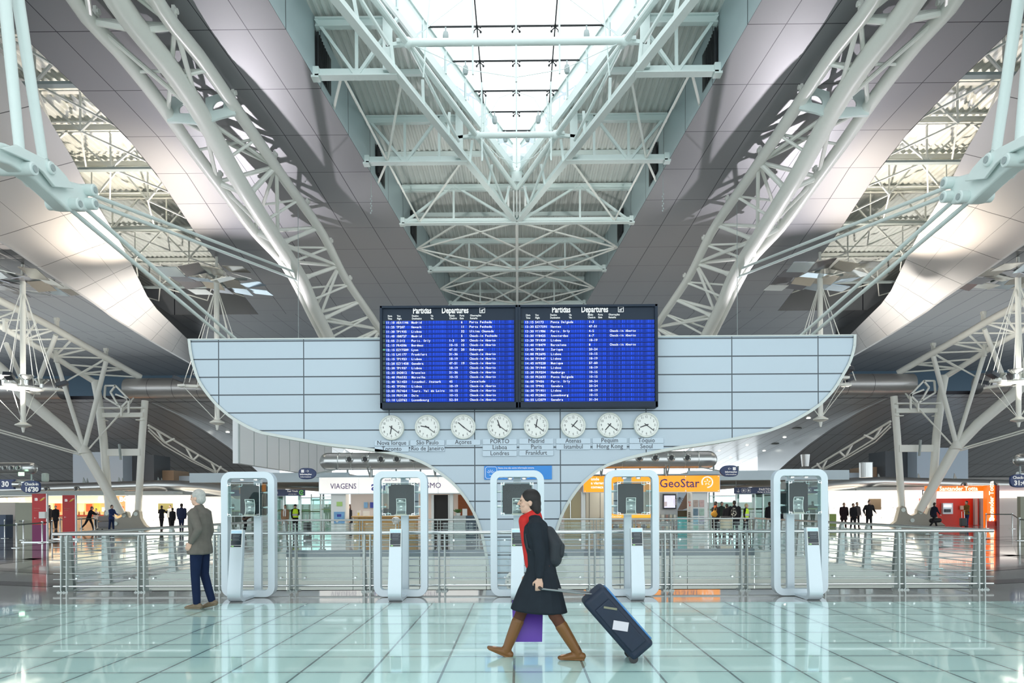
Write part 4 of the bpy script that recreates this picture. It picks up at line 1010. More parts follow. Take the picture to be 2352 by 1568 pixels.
# ================================================================== SIDE COLUMNS, BRANCHING TRUSSES AND LIGHT MASTS
for s in (-1, 1):
    side = 'left' if s < 0 else 'right'
    def M(px, py, D): p = S(px, py, D); p.x = s*abs(p.x); return p
    foot = M(280, 1211, 50); foot.z = 0; X0 = abs(foot.x)
    def Q(px, py, D): return M(px, py, D)-foot
    t = thing('branching_column', 'white steel column group with inclined leg and cast foot on the %s of the hall' % side, 'column', tuple(foot))
    m_ = MB(); m_.tube([Q(246, 1172, 50), Q(233, 1000, 50), Q(221, 905, 50), Q(214, 868, 50)], .27, 18); m_.build('post', STEEL, t)
    m_ = MB(); m_.tube([Q(313, 1172, 50.2), Q(323, 1000, 50.2), Q(330, 915, 50.3)], .24, 18); m_.build('post', STEEL, t)
    m_ = MB(); a, b = Q(223, 948, 50), Q(327, 948, 50); m_.bar(a, b, .3, .32); m_.bar(Q(222, 932, 50), Q(328, 932, 50), .5, .1); m_.bar(Q(222, 960, 50), Q(240, 960, 50), .5, .06); m_.bar(Q(312, 960, 50), Q(328, 960, 50), .5, .06); m_.build('crossbeam', STEEL, t)
    m_ = MB(); m_.bar(Q(236, 1034, 50), Q(319, 1034, 50), .22, .5); m_.build('crossbeam', STEEL, t)
    m_ = MB(); m_.bar(Q(270, 1015, 49.6), Q(273, 1051, 49.6), .2, .08); m_.build('blade', STEELG, t)
    m_ = MB(); m_.tube([Q(274, 1177, 49.6), Q(193, 1036, 49), Q(138, 978, 48.4), Q(52, 906, 47), Q(0, 844, 46), Q(-60, 790, 45), Q(-330, 640, 40)], [.30, .34, .36, .36, .34, .32, .28], 18); m_.build('inclined_leg', STEEL, t)
    # cast foot with pinned lugs
    def foot_poly(): return [(-2.0, 0), (-1.55, .35), (-1.35, 1.1), (-1.32, 1.35), (-1.1, 1.45), (-.85, 1.35), (-.75, .9), (-.45, .72), (-.05, .9), (.0, 1.2), (.12, 1.32), (.35, 1.25), (.42, .9), (.62, .8), (.8, 1.25), (1.0, 1.4), (1.25, 1.3), (1.3, .8), (1.6, .3), (2.0, 0)]
    m_ = MB(); m_.prism(foot_poly(), (0, 0, 0), (1, 0, 0), (0, 0, 1), .5); m_.build('cast_foot', mat('cast_paint', (.36, .355, .31), .5), t, bevel=.05)
    for x, z in ((-1.1, 1.15), (.15, 1.0), (1.03, 1.1), (-.45, .4)):
        m_ = MB(); m_.cyl((x, -.30, z), (x, .3, z), .15, 16); m_.build('pin', STEELT, t)
    # light bracket ladder at the column head
    m_ = MB()
    for a, b in (((238, 880), (236, 907)), ((236, 907), (275, 930)), ((275, 930), (293, 912)), ((293, 912), (262, 880)), ((262, 880), (238, 880)), ((250, 895), (262, 880)), ((250, 895), (268, 925)), ((262, 900), (293, 912)), ((275, 930), (275, 950)), ((292, 912), (292, 945))): m_.bar(Q(*a, 49.4), Q(*b, 49.4), .11, .11)
    m_.build('bracket_frame', STEEL, t)
    # the upper double chord truss that branches outwards
    t = thing('branching_truss', 'white tubular truss rising outwards above the %s column group' % side, 'truss', tuple(foot))
    U1 = [Q(*p) for p in ((-420, 500, 33), (-90, 640, 40), (0, 685, 42), (103, 737, 45), (172, 777, 47), (241, 816, 49), (320, 861, 51))]
    U2 = [Q(*p) for p in ((-420, 560, 34), (-90, 690, 41.5), (0, 745, 43.5), (103, 802, 46.5), (160, 838, 48.5), (213, 871, 50))]
    m_ = MB(); m_.tube(resample(U1, 18), .23, 14); m_.build('upper_tube', STEEL, t)
    m_ = MB(); m_.tube(resample(U2, 16), .19, 14); m_.build('lower_tube', STEEL, t)
    R1 = resample(U1, 15); R2 = resample(U2, 15)
    for i in range(15):
        m_ = MB(); m_.tube([R1[i], R2[i+1] if i % 2 else R2[i]], .075, 8); m_.tube([R2[i], R1[min(i+1, 15)]], .06, 8); m_.build('brace', STEEL, t)
    for a, b, r0 in (((186, 1019, 48.8), (125, 822, 47.5), .14), ((190, 1019, 48.8), (240, 824, 49), .16), ((74, 892, 47.4), (124, 762, 45.8), .15), ((43, 862, 47), (8, 782, 43.8), .15)):
        m_ = MB(); m_.tube([Q(*a), Q(*b)], r0, 12); m_.build('strut', STEEL, t)
    for a, b in (((200, 1025, 48.8), (304, 908, 50)), ((190, 1035, 49), (300, 915, 50)), ((140, 873, 48), (230, 823, 49)), ((180, 1040, 48.9), (-380, 880, 40)), ((175, 1034, 48.9), (-380, 872, 40))):
        m_ = MB(); m_.tube([Q(*a), Q(*b)], .055, 6); m_.build('tie', STEEL, t)
    m_ = MB(); m_.tube([Q(190, 1036, 48.8), Q(188, 1012, 48.8)], .4, 12, r2=.12); m_.build('node_cone', STEEL, t)
    for px, py, D in ((126, 738, 45.8), (240, 808, 49), (124, 812, 47), (6, 740, 43)):
        m_ = MB(); q = Q(px, py, D); m_.box(q, (.14, .3, .8)); m_.box(q+Vector((0, 0, .35)), (.3, .2, .2)); m_.build('lug', STEEL, t)
    # slender truss under the lower ceiling
    t = thing('ceiling_truss', 'slender white tube truss hanging under the lower ceiling on the %s' % side, 'truss', tuple(M(335, 975, 52)))
    o0 = M(335, 975, 52)
    def T(px, py, D): return M(px, py, D)-o0
    m_ = MB(); m_.tube([T(338, 972, 52), T(520, 1080, 66)], .09, 8); m_.build('top_chord', STEEL, t)
    m_ = MB(); m_.tube([T(338, 978, 52), T(372, 1010, 54), T(438, 1051, 58.5), T(497, 1082, 64)], .06, 8); m_.tube([T(338, 985, 52), T(372, 1018, 54), T(438, 1056, 58.5), T(497, 1085, 64)], .05, 8); m_.build('bottom_chord', STEEL, t)
    for (a, b, c) in (((358, 985), (376, 1013), (398, 1003)), ((425, 1024), (441, 1053), (455, 1040)), ((482, 1056), (495, 1082), (506, 1067))):
        for d in ((a, b), (b, c)):
            m_ = MB(); m_.bar(T(*d[0], 55+(a[0]-358)*.065), T(*d[1], 55+(a[0]-358)*.065), .18, .12); m_.build('web', STEEL, t)
    # suspended light masts
    for (px, pt, pb, D, nm) in ((497, 585, 985, 38, 'inner'), (47, 600, 988, 39, 'outer')):
        top = M(px, pt, D); base = M(px, pb, D); z0 = base.z; hgt = top.z-z0
        t = thing('light_mast', 'suspended white light mast with mirror panels, %s mast of the %s side' % (nm, side), 'light', tuple(base), 0, 'suspended light masts'); k = D/F
        m_ = MB(); zz = lambda py: (pb-py)*k
        m_.tube([(0, 0, .45), (0, 0, zz(640)), (0, 0, zz(630))], [.13, .15, .06], 14); m_.tube([(0, 0, zz(630)), (0, 0, zz(585)), (0, 0, ZS-z0)], .08, 8); m_.build('pole', STEEL, t)
        m_ = MB(); m_.lathe([(.0, 0), (.05, .03), (.1, .3), (.42, .42), (.42, .46), (.15, .62), (.12, 1.0)], (0, 0, 0), 8); m_.build('finial', STEEL, t)
        m_ = MB(); zc = zz(885); 
        for a in range(4):
            an = a*pi/2+.3; m_.bar((0, 0, zc), (1.9*cos(an), 1.9*sin(an), zc), .22, .14); m_.box((1.75*cos(an), 1.75*sin(an), zc), (.4, .4, .12))
        m_.lathe([(.35, -.1), (1.0, -.05), (1.0, .05), (.35, .1)], (0, 0, zc), 20); m_.build('lamp_cross', STEEL, t)
        for a in range(8):
            an = a*pi/4+.3
            m_ = MB(); m_.tube([(0, 0, zz(650)), (1.75*cos(an), 1.75*sin(an), zc)], .022, 5); m_.build('cable', STEEL, t)
            if a % 2 == 0: m_ = MB(); m_.tube([(0, 0, .5), (1.75*cos(an), 1.75*sin(an), zc)], .02, 5); m_.build('cable', STEEL, t)
        for a in range(4):
            an = a*pi/2+.3+.5
            q = MB(); q.lathe([(.1, .1), (.12, .35), (.36, .55), (.38, .62), (.3, .6), (.1, .4)], (.9*cos(an), .9*sin(an), zc), 16); f = q.build('reflector_lamp', SATIN, t)
            q = MB(); q.lathe([(0, .585), (.32, .585)], (.9*cos(an), .9*sin(an), zc), 16); q.build('lens', mat('uplight_glow', (1, .93, .82), .4, emit=14), f)
            an = a*pi/2+.3; q = MB(); rot = Matrix.Rotation(an, 3, 'Z') @ Matrix.Rotation(-.35, 3, 'Y'); q.box((1.95*cos(an), 1.95*sin(an), zc+.35), (.6, .42, .22), rot); q.build('floodlight', DARK, t, bevel=.02)
        # mirror panels at the top, tilted differently
        zt_ = zz(648); m_ = MB(); m_.bar((-1.7, .5, zt_+.45), (1.5, .5, zt_+.45), .1, .12); m_.bar((-.2, -1.5, zt_+.45), (-.2, 1.9, zt_+.45), .1, .1); m_.build('panel_frame', STEELG, t)
        rnd = random.Random(3 if nm == 'inner' else 9)
        for i in range(4):
            for j in range(4):
                tx, ty = rnd.uniform(-.28, .28), rnd.uniform(-.28, .28)
                q = MB(); rot = Matrix.Rotation(tx, 3, 'X') @ Matrix.Rotation(ty, 3, 'Y'); q.box((-1.75+i*1.18, -1.6+j*1.15, zt_+.2+rnd.uniform(-.1, .1)), (1.1, 1.08, .03), rot)
                q.build('mirror_panel', (mat('mirror_mesh', (.62, .62, .58), .25, .85), mat('mirror_dark', (.3, .3, .33), .25, .85), mat('mirror_blue', (.62, .75, .85), .2, .8))[rnd.choice((0, 0, 0, 1, 2))], t)

# ================================================================== SILVER AIR DUCTS
def nozzle(par, loc, r=.11, s=1):
    m_ = MB(); m_.lathe([(r*1.6, 0), (r*1.6, -.04), (r*1.15, -.10), (r*1.15, -.05), (r*.8, -.02)], loc, 18, 'y'); n_ = m_.build('nozzle', SATIN, par)
    m_ = MB(); m_.lathe([(0, -.04), (r*.95, -.04)], loc, 18, 'y'); m_.build('opening', BLACK, n_)
for s in (-1, 1):
    side = 'left' if s < 0 else 'right'
    xe = abs(S(734, 0, 31.6).x); zc = 3.66; R = .40
    t = thing('air_duct', 'fat polished air duct with nozzles above the %s travel agency' % side, 'duct', (s*xe, 31.6, zc))
    m_ = MB(); pr = [(0, 0)]+[(R*sin(radians(a)), R-R*cos(radians(a))) for a in range(10, 91, 10)]+[(R, 8.2)]
    n0 = len(m_.v)
    m_.lathe([(r, -s*h) for r, h in pr], (0, 0, 0), 32, 'x'); m_.build('barrel', DUCT, t, smooth=60)
    m_ = MB()
    for h in (.9, 1.5, 2.3, 4.4, 6.3): m_.lathe([(R+.004, -s*h), (R+.012, -s*(h+.02)), (R+.004, -s*(h+.04))], (0, 0, 0), 32, 'x')
    m_.build('seam_ring', SATIN, t)
    for px in (807, 843, 879, 915, 952): x = S(px, 0, 31.6).x; nozzle(t, (s*(-x-xe) if False else s*(abs(x)-xe), -R-.01, .06))
    for px in (850, 1000):
        x = s*(abs(S(px, 0, 31.6).x)-xe); m_ = MB(); m_.bar((x-.08, -.3, -.25), (x+.02, -.1, -.74), .05, .05); m_.bar((x+.08, -.3, -.25), (x+.02, -.1, -.74), .05, .05); m_.bar((x, .1, -.3), (x, .1, -.74), .06, .06); m_.build('bracket', SATIN, t)
    m_ = MB(); x = s*(abs(S(790, 0, 31.6).x)-xe); m_.prism([(-.08, .38), (.1, .38), (.04, .55)], (x, 0, 0), (1, 0, 0), (0, 0, 1), .03); m_.build('fin', SATIN, t)
    # long duct further out
    pts = [S(545, 1128, 40), S(480, 1117, 46), S(420, 1112, 51), S(360, 1110, 53), S(90, 1118, 53), S(-80, 1123, 53)]
    pts = [Vector((s*abs(p.x), p.y, p.z)) for p in pts]; o0 = pts[3].copy()
    t = thing('air_duct', 'long silver air duct running in front of the shops on the %s' % side, 'duct', tuple(o0))
    m_ = MB(); m_.tube([p-o0 for p in pts], .39, 24); m_.build('barrel', DUCT, t, smooth=60)
    m_ = MB(); m_.tube([p-o0-Vector((0, .15, .52)) for p in pts[2:]], .06, 10); m_.build('support_tube', STEELG, t)
    for px in (109, 178, 245, 385, 440, 466, 485): p = S(px, 1118, 53); q = Vector((s*abs(p.x), p.y, p.z))-o0; nozzle(t, (q.x, -.41 if px < 400 else -1.6, q.z), .13)
    for px in (190, 272, 363, 452):
        p = S(px, 1106, 53); q = Vector((s*abs(p.x), p.y, p.z))-o0; m_ = MB(); m_.prism([(-.2, 0), (.12, 0), (-.12, .5)], (q.x, 0, q.z), (1, 0, 0), (0, 0, 1), .06); m_.prism([(.0, 0), (.2, 0), (.05, .45)], (q.x, .2, q.z), (1, 0, 0), (0, 0, 1), .06); m_.build('fin', STEELG, t)
    for px in (85,):
        pass
    # blue-white and dark service volumes that drop from the lower ceiling
    for (xa, xb, ya, yb, D, m, lab) in ((162, 278, 1033, 1108, 62, mat('volume_blue', (.50, .62, .74), .5), 'pale blue boxed volume'), (278, 350, 1040, 1108, 63.5, mat('volume_dark', (.10, .12, .14), .5), 'dark boxed volume'), (350, 396, 1076, 1108, 65, mat('volume_tan', (.42, .30, .2), .5), 'tan boxed volume'), (396, 502, 1089, 1108, 66, mat('volume_blue', (.5, .62, .74), .5), 'low pale blue fascia')):
        a = S(xa, ya, D); b = S(xb, yb, D); m_ = MB(); x0, x1 = abs(a.x), abs(b.x); m_.box((0, 1.5, 0), (x0-x1, 3, a.z-b.z))
        o = m_.build('service_volume', m); o.location = (s*(x0+x1)/2, D, (a.z+b.z)/2); tag(o, '%s under the lower ceiling behind the %s columns' % (lab, side), 'ceiling box')
# short duct and its clutter at the left picture edge
for s in (-1, 1):
    side = 'left' if s < 0 else 'right'
    a = P(84, 1075, 30) if s < 0 else P(2329, 1056, 30); t = thing('air_duct', 'short rounded air duct cut by the %s picture edge' % side, 'duct', tuple(a))
    m_ = MB(); R = .27; m_.lathe([(0, 0)]+[(R*sin(radians(k)), s*(R-R*cos(radians(k)))) for k in range(15, 91, 15)]+[(R, s*6)], (0, 0, 0), 24, 'x'); m_.build('barrel', DUCT, t, smooth=60)
    if s < 0:
        for k in range(5): nozzle(t, (-.55-k*.3, -R, 0), .07)
    m_ = MB(); m_.tube([(s*.3, .2, -.62), (s*6, .2, -.62)], .12, 12); m_.build('lower_pipe', SATIN, t)
# ================================================================== CANOPY, GATES AND FAR WALLS (middle background)
CANO = mat('canopy_beige', (.55, .49, .44), .6); CFAS = mat('canopy_fascia', (.5, .6, .66), .5)
zc = EYE+1.34
mb = MB(); mb.box((-13.1, 54, zc+.2), (8.4, 36, .4)); mb.box((13.1, 54, zc+.2), (8.4, 36, .4)); mb.box((0, 56, zc+.2), (17.8, 32, .4)); struct(mb, 'ceiling_canopy', CANO)
mb = MB()
for s in (-1, 1): mb.box((s*13.1, 35.9, zc+.22), (8.4, .2, .5)); mb.box((s*13.9, 45, zc-.005), (1.6, 3.4, .02))
struct(mb, 'trim_2', CFAS)
mb = MB()
for s in (-1, 1): mb.box((s*13.9, 45, zc-.02), (1.3, 2.6, .02))
struct(mb, 'trim_3', DARK)
mb = MB(); mb.box((0, 84, .95), (60, .2, 1.9)); struct(mb, 'wall_far', mat('far_wall_beige', (.72, .72, .62), .5))
mb = MB(); mb.box((0, 83.85, 1.05), (60, .05, .28)); struct(mb, 'trim_4', mat('far_stripe_green', (.35, .55, .22), .5))
mb = MB()
for x in frange(-30, 30, 20): mb.box((x, 84, 3.6), (.2, .2, 5.5))
struct(mb, 'window_mullion', STEELG)
def glass_screen(px, D, w_, h, label):
    p = P(px, 1162, D); t = thing('glass_screen', label, 'glass screen', (p.x, D, 0), 0, 'glass security gate screens')
    m_ = MB(); m_.box((0, 0, h/2), (w_, .02, h)); m_.build('pane', GLASSG, t)
    for x in (-w_/2, w_/2): m_ = MB(); m_.cyl((x, 0, 0), (x, 0, h+.25), .06, 10); m_.build('post', SATIN, t)
    m_ = MB(); m_.box((0, 0, h*.56), (w_, .03, .08)); m_.build('stripe', mat('screen_stripe', (.45, .62, .35), .5), t)
    m_ = MB(); m_.box((0, 0, h), (w_, .05, .06)); m_.build('rail', SATIN, t); return t
gs = [(620, 46, 1.9, 2.3), (664, 47, 1.6, 2.4), (712, 48, 1.5, 2.2), (742, 58, 2.0, 2.4), (560, 50, 1.9, 2.3), (1660, 48, 1.9, 2.2), (1722, 46, 1.8, 2.3), (1760, 46, 1.5, 2.3), (1810, 45, 1.9, 2.3), (1870, 46, 1.9, 2.3)]
nth = ('sixth', 'seventh', 'eighth')
for i, (px, D, w_, h) in enumerate(gs):
    glass_screen(px, D, w_, h, 'frameless glass gate screen with green stripe, %s of those on the %s' % (('third', 'fourth', 'fifth', 'last', 'second', 'first', 'second', 'third', 'fourth', 'fifth')[i] , 'left' if px < 1176 else 'right'))
t = thing('sliding_door', 'grey framed double sliding doors behind the gates left of the travel agency', 'door', tuple(G(741, 1197)))
for x in (-1.0, 0, 1.0): m_ = MB(); m_.box((x, 0, 1.15), (.12, .1, 2.3)); m_.build('stile', STEELG, t)
m_ = MB(); m_.box((0, 0, 2.3), (2.2, .1, .15)); m_.build('lintel', STEELG, t); m_ = MB(); m_.box((0, 0, 1.15), (1.9, .02, 2.2)); m_.build('pane', GLASSG, t)

# the pale panel wall that runs away at left under the clad wall
t = thing('panel_wall', 'pale vertical panelled box wall receding under the left wing of the clad wall', 'wall', (-12.0, 28.6, 3.4))
n = 9
for i in range(n):
    a = i*14.2/n; b = (i+1)*14.2/n; m_ = MB(); m_.box((.15, (a+b)/2, 1.3), (.3, b-a-.06, 2.6)); m_.build('panel', mat('panel_offwhite', (.86, .90, .92), .5), t)
m_ = MB()
for i in range(n+1): m_.box((.28, i*14.2/n, 1.3), (.06, .05, 2.6))
m_.box((.4, 7.1, 2.62), (1.2, 14.2, .08)); m_.build('mullion_set', STEELG, t)

# ================================================================== THE TWO TRAVEL AGENCIES
PD = 31.9
ORANGE = mat('orange_acrylic', (1.0, .36, .015), .3, emit=.55, ecol=(1, .30, .01)); LITW = mat('backlit_white', (.85, .84, .80), .4, emit=.35, ecol=(1, .95, .9))
PURPLE = mat('purple_letters', (.12, .07, .22), .4); NAVY = mat('navy_letters', (.03, .05, .35), .4)
AGW = mat('agency_wall', (.68, .62, .58), .6); WOOD = mat('counter_wood', (.50, .30, .10), .45, noise=.2, nscale=5); CAB = mat('cabinet_beige', (.55, .54, .46), .5)
def shop(s, label, xo, xi):
    side = s; t = thing('travel_agency', label, 'shop', ((xo+xi)/2, PD, 0)); h = abs(xo-xi)/2
    m_ = MB(); m_.box((0, 3.2, 2.98), (2*h+.3, 6.6, .08)); m_.build('roof', CFAS, t)
    m_ = MB(); m_.box((0, 6.2, 1.4), (2*h, .1, 2.8)); m_.build('back_wall', AGW, t)
    m_ = MB(); m_.box((-s*0+(xi-xo)/2*1, 3.2, 1.4), (.1, 6, 2.8)); m_.build('side_wall', AGW, t)
    m_ = MB(); m_.box((0, 3.2, 2.86), (2*h-.1, 6, .04)); m_.build('lining', WHITE, t)
    return t
xoL = P(731, 1100, PD).x; tL = shop(-1, 'travel agency pod with a backlit white sign band left of the clad wall stem', xoL, -2.0)
xoR = P(1655, 1100, PD).x; tR = shop(1, 'travel agency pod with a backlit orange sign band right of the clad wall stem', xoR, 2.0)
def band_sign(name, label, x0, x1, ya, yb, m, parts):
    a = P(x0, ya, PD-.1); b = P(x1, yb, PD-.1); c = Vector(((a.x+b.x)/2, PD-.1, (a.z+b.z)/2)); t = thing(name, label, 'sign', tuple(c)); w_ = b.x-a.x; h = a.z-b.z
    m_ = MB(); m_.box((0, .15, 0), (w_+.04, .3, h+.04)); m_.build('casing', ALU, t)
    for i in range(parts): m_ = MB(); ww = w_/parts; m_.box((-w_/2+ww*(i+.5), -.01, 0), (ww-.02, .02, h-.02)); m_.build('sign_panel', m, t)
    for i in range(parts+1):
        for z in (-h/2+.05, h/2-.05): m_ = MB(); x = min(max(-w_/2+w_/parts*i, -w_/2+.07), w_/2-.07); m_.cyl((x, -.04, z), (x, 0, z), .022, 8); m_.build('stud', SATIN, t)
    return t, c
def px_x(px, c, D=PD-.1): return P(px, 1100, D).x-c.x
def px_z(py, c, D=PD-.1): return P(1190, py, D).z-c.z
t, c = band_sign('shop_sign', 'long backlit white shop sign with purple lettering', 733, 1098, 1096, 1132, LITW, 4)
text('VIAGENS', .36, (px_x(789, c), -.04, px_z(1115, c)), PURPLE, t, sx=.85, bold=.001); text('TURISMO', .36, (px_x(978, c), -.04, px_z(1114, c)), PURPLE, t, sx=.95)
text('abreu', .62, (px_x(886, c), -.03, px_z(1115, c)), NAVY, t, sx=.95, bold=.01); text('desde 1840', .13, (px_x(898, c), -.03, px_z(1101, c)), PURPLE, t)
t, c = band_sign('shop_sign', 'long backlit orange shop sign with purple lettering and round white star emblem', 1340, 1653, 1092.5, 1129, ORANGE, 4)
text('GeoStar', .56, (px_x(1560, c), -.03, px_z(1112, c)), PURPLE, t, sx=.98, bold=.006)
text('onde\na viagem\ncomeça', .185, (px_x(1357, c), -.03, px_z(1110, c)), LITW, t, align='LEFT', bold=.006)
m_ = MB(); cx, cz = px_x(1624, c), px_z(1109, c); R = .245
m_.tube([(cx+R*cos(radians(a)), -.03, cz+R*sin(radians(a))) for a in range(-90, 215, 12)], .032, 6)
for k in range(5): a = radians(95+72*k); m_.bar((cx+.06*cos(a-.5), -.03, cz+.06*sin(a-.5)), (cx+.15*cos(a), -.03, cz+.15*sin(a)), .07, .03)
m_.build('star_emblem', LITW, t)

def boxpx(x0, x1, y0, y1, D, depth):
    a = P(x0, y0, D); b = P(x1, y1, D); return Vector(((a.x+b.x)/2, D+depth/2, (a.z+b.z)/2)), (abs(b.x-a.x), depth, abs(a.z-b.z))
def item(name, label, cat, x0, x1, y0, y1, D, depth, m, group=None, bevel=0.0, floor=False):
    c, d = boxpx(x0, x1, y0, y1, D, depth)
    if floor: top = c.z+d[2]/2; c.z = top/2; d = (d[0], d[1], top)
    b0 = Vector((c.x, D, c.z-d[2]/2)); t = thing(name, label, cat, tuple(b0), 0, group)
    m_ = MB(); m_.box(c-b0, d); m_.build('body', m, t, bevel=bevel); t['_w'] = d[0]; t['_h'] = d[2]; return t
# left agency
item('pillar', 'white square pillar under the white shop sign', 'pillar', 760, 794, 1131, 1236, PD+.1, .7, WHITE, floor=True)
t = item('notice', 'small green notice on the white pillar', 'notice', 773, 786, 1152, 1162, PD+.06, .03, mat('green_notice', (.45, .68, .22), .5))
t = item('poster', 'blue seaside poster on the white pillar', 'poster', 767, 791, 1175, 1202, PD+.05, .03, mat('poster_blue', (.20, .42, .68), .5, noise=.4, nscale=6))
m_ = MB(); m_.box((0, -.01, .38), (.2, .01, .12)); m_.build('picture', NAVY, t); m_ = MB(); m_.ball((-.1, -.005, .12), (.07, .01, .07), 12); m_.build('picture', WHITE, t)
t = item('counter', 'golden wooden travel counter behind the far railing', 'counter', 812, 955, 1188, 1236, PD+.6, .8, WOOD, floor=True)
m_ = MB(); m_.box((0, .35, t['_h']+.03), (t['_w']+.15, 1.0, .06)); m_.build('top', WOOD, t, bevel=.01); m_ = MB(); m_.box((-t['_w']/2+.12, -.02, t['_h']/2), (.22, .05, t['_h'])); m_.build('front_post', mat('pale_wood', (.62, .45, .22), .5), t)
for px in (840, 854): item('poster', 'small blue poster pinned on the agency back wall, %s of two' % ('left' if px == 840 else 'right'), 'poster', px-4.2, px+4.2, 1153, 1166, PD+6.0, .03, mat('poster_blue', (.2, .42, .68), .5) if px == 840 else NAVY)
t = item('leaflet_stand', 'white leaflet with yellow print standing at the counter end', 'leaflet', 820, 827, 1172, 1186, PD+.7, .08, WHITE); m_ = MB(); m_.box((0, -.01, .12), (.09, .01, .14)); m_.build('picture', mat('leaflet_yellow', (.8, .65, .2), .5), t)
item('sign_card', 'white desk sign on the wooden counter', 'sign', 834, 848, 1173, 1185, PD+.9, .05, WHITE)
t = item('monitor', 'black flat monitor seen from behind on the wooden counter', 'monitor', 880, 905, 1168, 1186, PD+1.0, .05, BLACK)
t = item('doorway', 'dark open doorway at the inner end of the white-signed agency', 'doorway', 997, 1030, 1136, 1238, PD+.8, .2, mat('doorway_dark', (.025, .022, .02), .6), floor=True)
for sx in (-1, 1): m_ = MB(); m_.box((sx*(t['_w']/2+.06), -.04, t['_h']/2), (.12, .2, t['_h'])); m_.build('jamb', WHITE, t)
item('pillar', 'slim white pillar beside the dark doorway', 'pillar', 1033, 1041, 1131, 1238, PD+.2, .3, WHITE, floor=True)
t = item('reception_desk', 'speckled granite desk at the inner end of the white-signed agency', 'desk', 1042, 1070, 1184, 1238, PD+.1, .8, mat('desk_granite', (.42, .47, .46), .3, noise=.35, nscale=40), floor=True)
item('drawer_unit', 'dark blue-grey drawer unit beside the granite desk', 'cabinet', 1070, 1098, 1184, 1238, PD+.1, .7, mat('unit_bluegrey', (.06, .09, .12), .4), floor=True)
item('cupboard', 'reddish-brown wooden cupboard behind the granite desk', 'cabinet', 1052, 1085, 1136, 1238, PD+2.4, .5, mat('redwood', (.30, .10, .04), .45, noise=.2), floor=True)
t = thing('potted_plant', 'small green potted plant on the granite desk', 'plant', tuple(P(1052, 1183.5, PD+.4)))
m_ = MB(); m_.lathe([(0, 0), (.10, 0), (.13, .12), (.11, .12), (0, .1)], (0, 0, 0), 14); m_.build('pot', WHITE, t)
m_ = MB()
for k in range(26): a = k*2.4; r0 = .03+.005*k; e = Vector((cos(a)*r0*1.6, sin(a)*r0, .2+.1*abs(sin(k*1.7)))); m_.quad(((0, 0, .1), e+Vector((.02, .02, -.03)), e+Vector((0, 0, .03)), e+Vector((-.02, -.01, -.03))))
m_.build('foliage', mat('leaf_green', (.10, .22, .07), .6), t)
item('sign_card', 'white card standing on the granite desk', 'sign', 1062, 1073, 1168, 1183.5, PD+.4, .03, WHITE)
t = thing('globe_camera', 'white rounded swivel camera head on a stalk before the wooden counter', 'camera', tuple(G(908, 1240)))
m_ = MB(); m_.tube([(0, 0, 0), (.03, 0, .8)], .03, 8); m_.build('stalk', WHITE, t); m_ = MB(); m_.ball((.03, 0, .92), (.2, .16, .16), 16); m_.build('head', WHITE, t); m_ = MB(); m_.ball((-.04, -.1, .94), (.08, .07, .07), 12); m_.build('lens', DARK, t)
# right agency
t = item('glass_door', 'amber-tinted glass door with a long handle next to the clad wall stem', 'door', 1296, 1334, 1130, 1238, PD+.3, .05, mat('door_amber', (.42, .35, .20), .25), floor=True); m_ = MB(); m_.cyl((-.1, -.05, .9), (-.1, -.05, 1.9), .02, 8); m_.build('handle', SATIN, t)
item('pillar', 'slim white pillar between amber door and cabinets', 'pillar', 1335, 1345, 1129, 1238, PD+.2, .3, WHITE, floor=True)
t = item('cabinet', 'tall greenish-beige cabinet wall inside the orange-signed agency', 'cabinet', 1346, 1412, 1130, 1238, PD+2.5, .4, CAB, floor=True)
for x in (-.55, 0, .55): m_ = MB(); m_.box((x, -.01, 1.2), (.012, .02, 2.3)); m_.build('door_joint', DARK, t)
t = item('counter', 'orange-topped agency counter with open shelves behind the fourth display frame', 'counter', 1398, 1498, 1192, 1240, PD+.5, .7, mat('counter_grey', (.38, .37, .34), .5), floor=True)
w_ = t['_w']; m_ = MB(); m_.box((0, -.05, t['_h']+.13), (w_, .3, .26)); m_.build('light_box', mat('orange_lightbox', (.9, .35, .03), .4, emit=.7), t); m_ = MB(); m_.box((0, .1, t['_h']+.29), (w_+.1, .9, .05)); m_.build('top', CAB, t)
m_ = MB()
for z in (.35, .62, .88): m_.box((0, -.04, z), (w_, .06, .03))
m_.build('shelf', WHITE, t)
text('GeoStar', .14, (-w_/2+.35, -.21, t['_h']+.13), FLAPW, t); 
for k in range(9): item('brochure', 'brochure on the counter shelves, orange and dark covers', 'brochure', 1401+k*10.6, 1408+k*10.6, 1204, 1212, PD+.42, .03, mat(('cover_orange', 'cover_dark', 'cover_ochre')[k % 3], ((.6, .25, .06), (.06, .06, .08), (.5, .38, .12))[k % 3], .5), 'brochures on the counter shelves')
t = item('television', 'wall television showing a pale city picture in the orange-signed agency', 'television', 1523, 1553, 1134, 1169, PD+.9, .12, BLACK)
m_ = MB(); m_.box((0, -.01, t['_h']/2), (t['_w']*.84, .01, t['_h']*.80)); m_.build('screen', mat('tv_picture', (.62, .60, .78), .3, emit=.6, noise=.35, nscale=9), t)
m_ = MB(); 
for k in range(5): m_.box((.26-k*.004, -.02, .22+k*.06), (.16-.02*abs(k-2), .006, .02))
m_.box((-.2, -.02, .25), (.14, .006, .22)); m_.build('picture', mat('tv_towers', (.5, .42, .42), .4, emit=.35), t)
item('partition', 'grey partition holding television and brochure rack', 'wall', 1515, 1556, 1130, 1238, PD+1.1, .1, mat('partition_grey', (.5, .52, .52), .5), floor=True)
t = thing('brochure_rack', 'grey brochure rack hung below the television', 'rack', tuple(P(1536, 1238, PD+.95)))
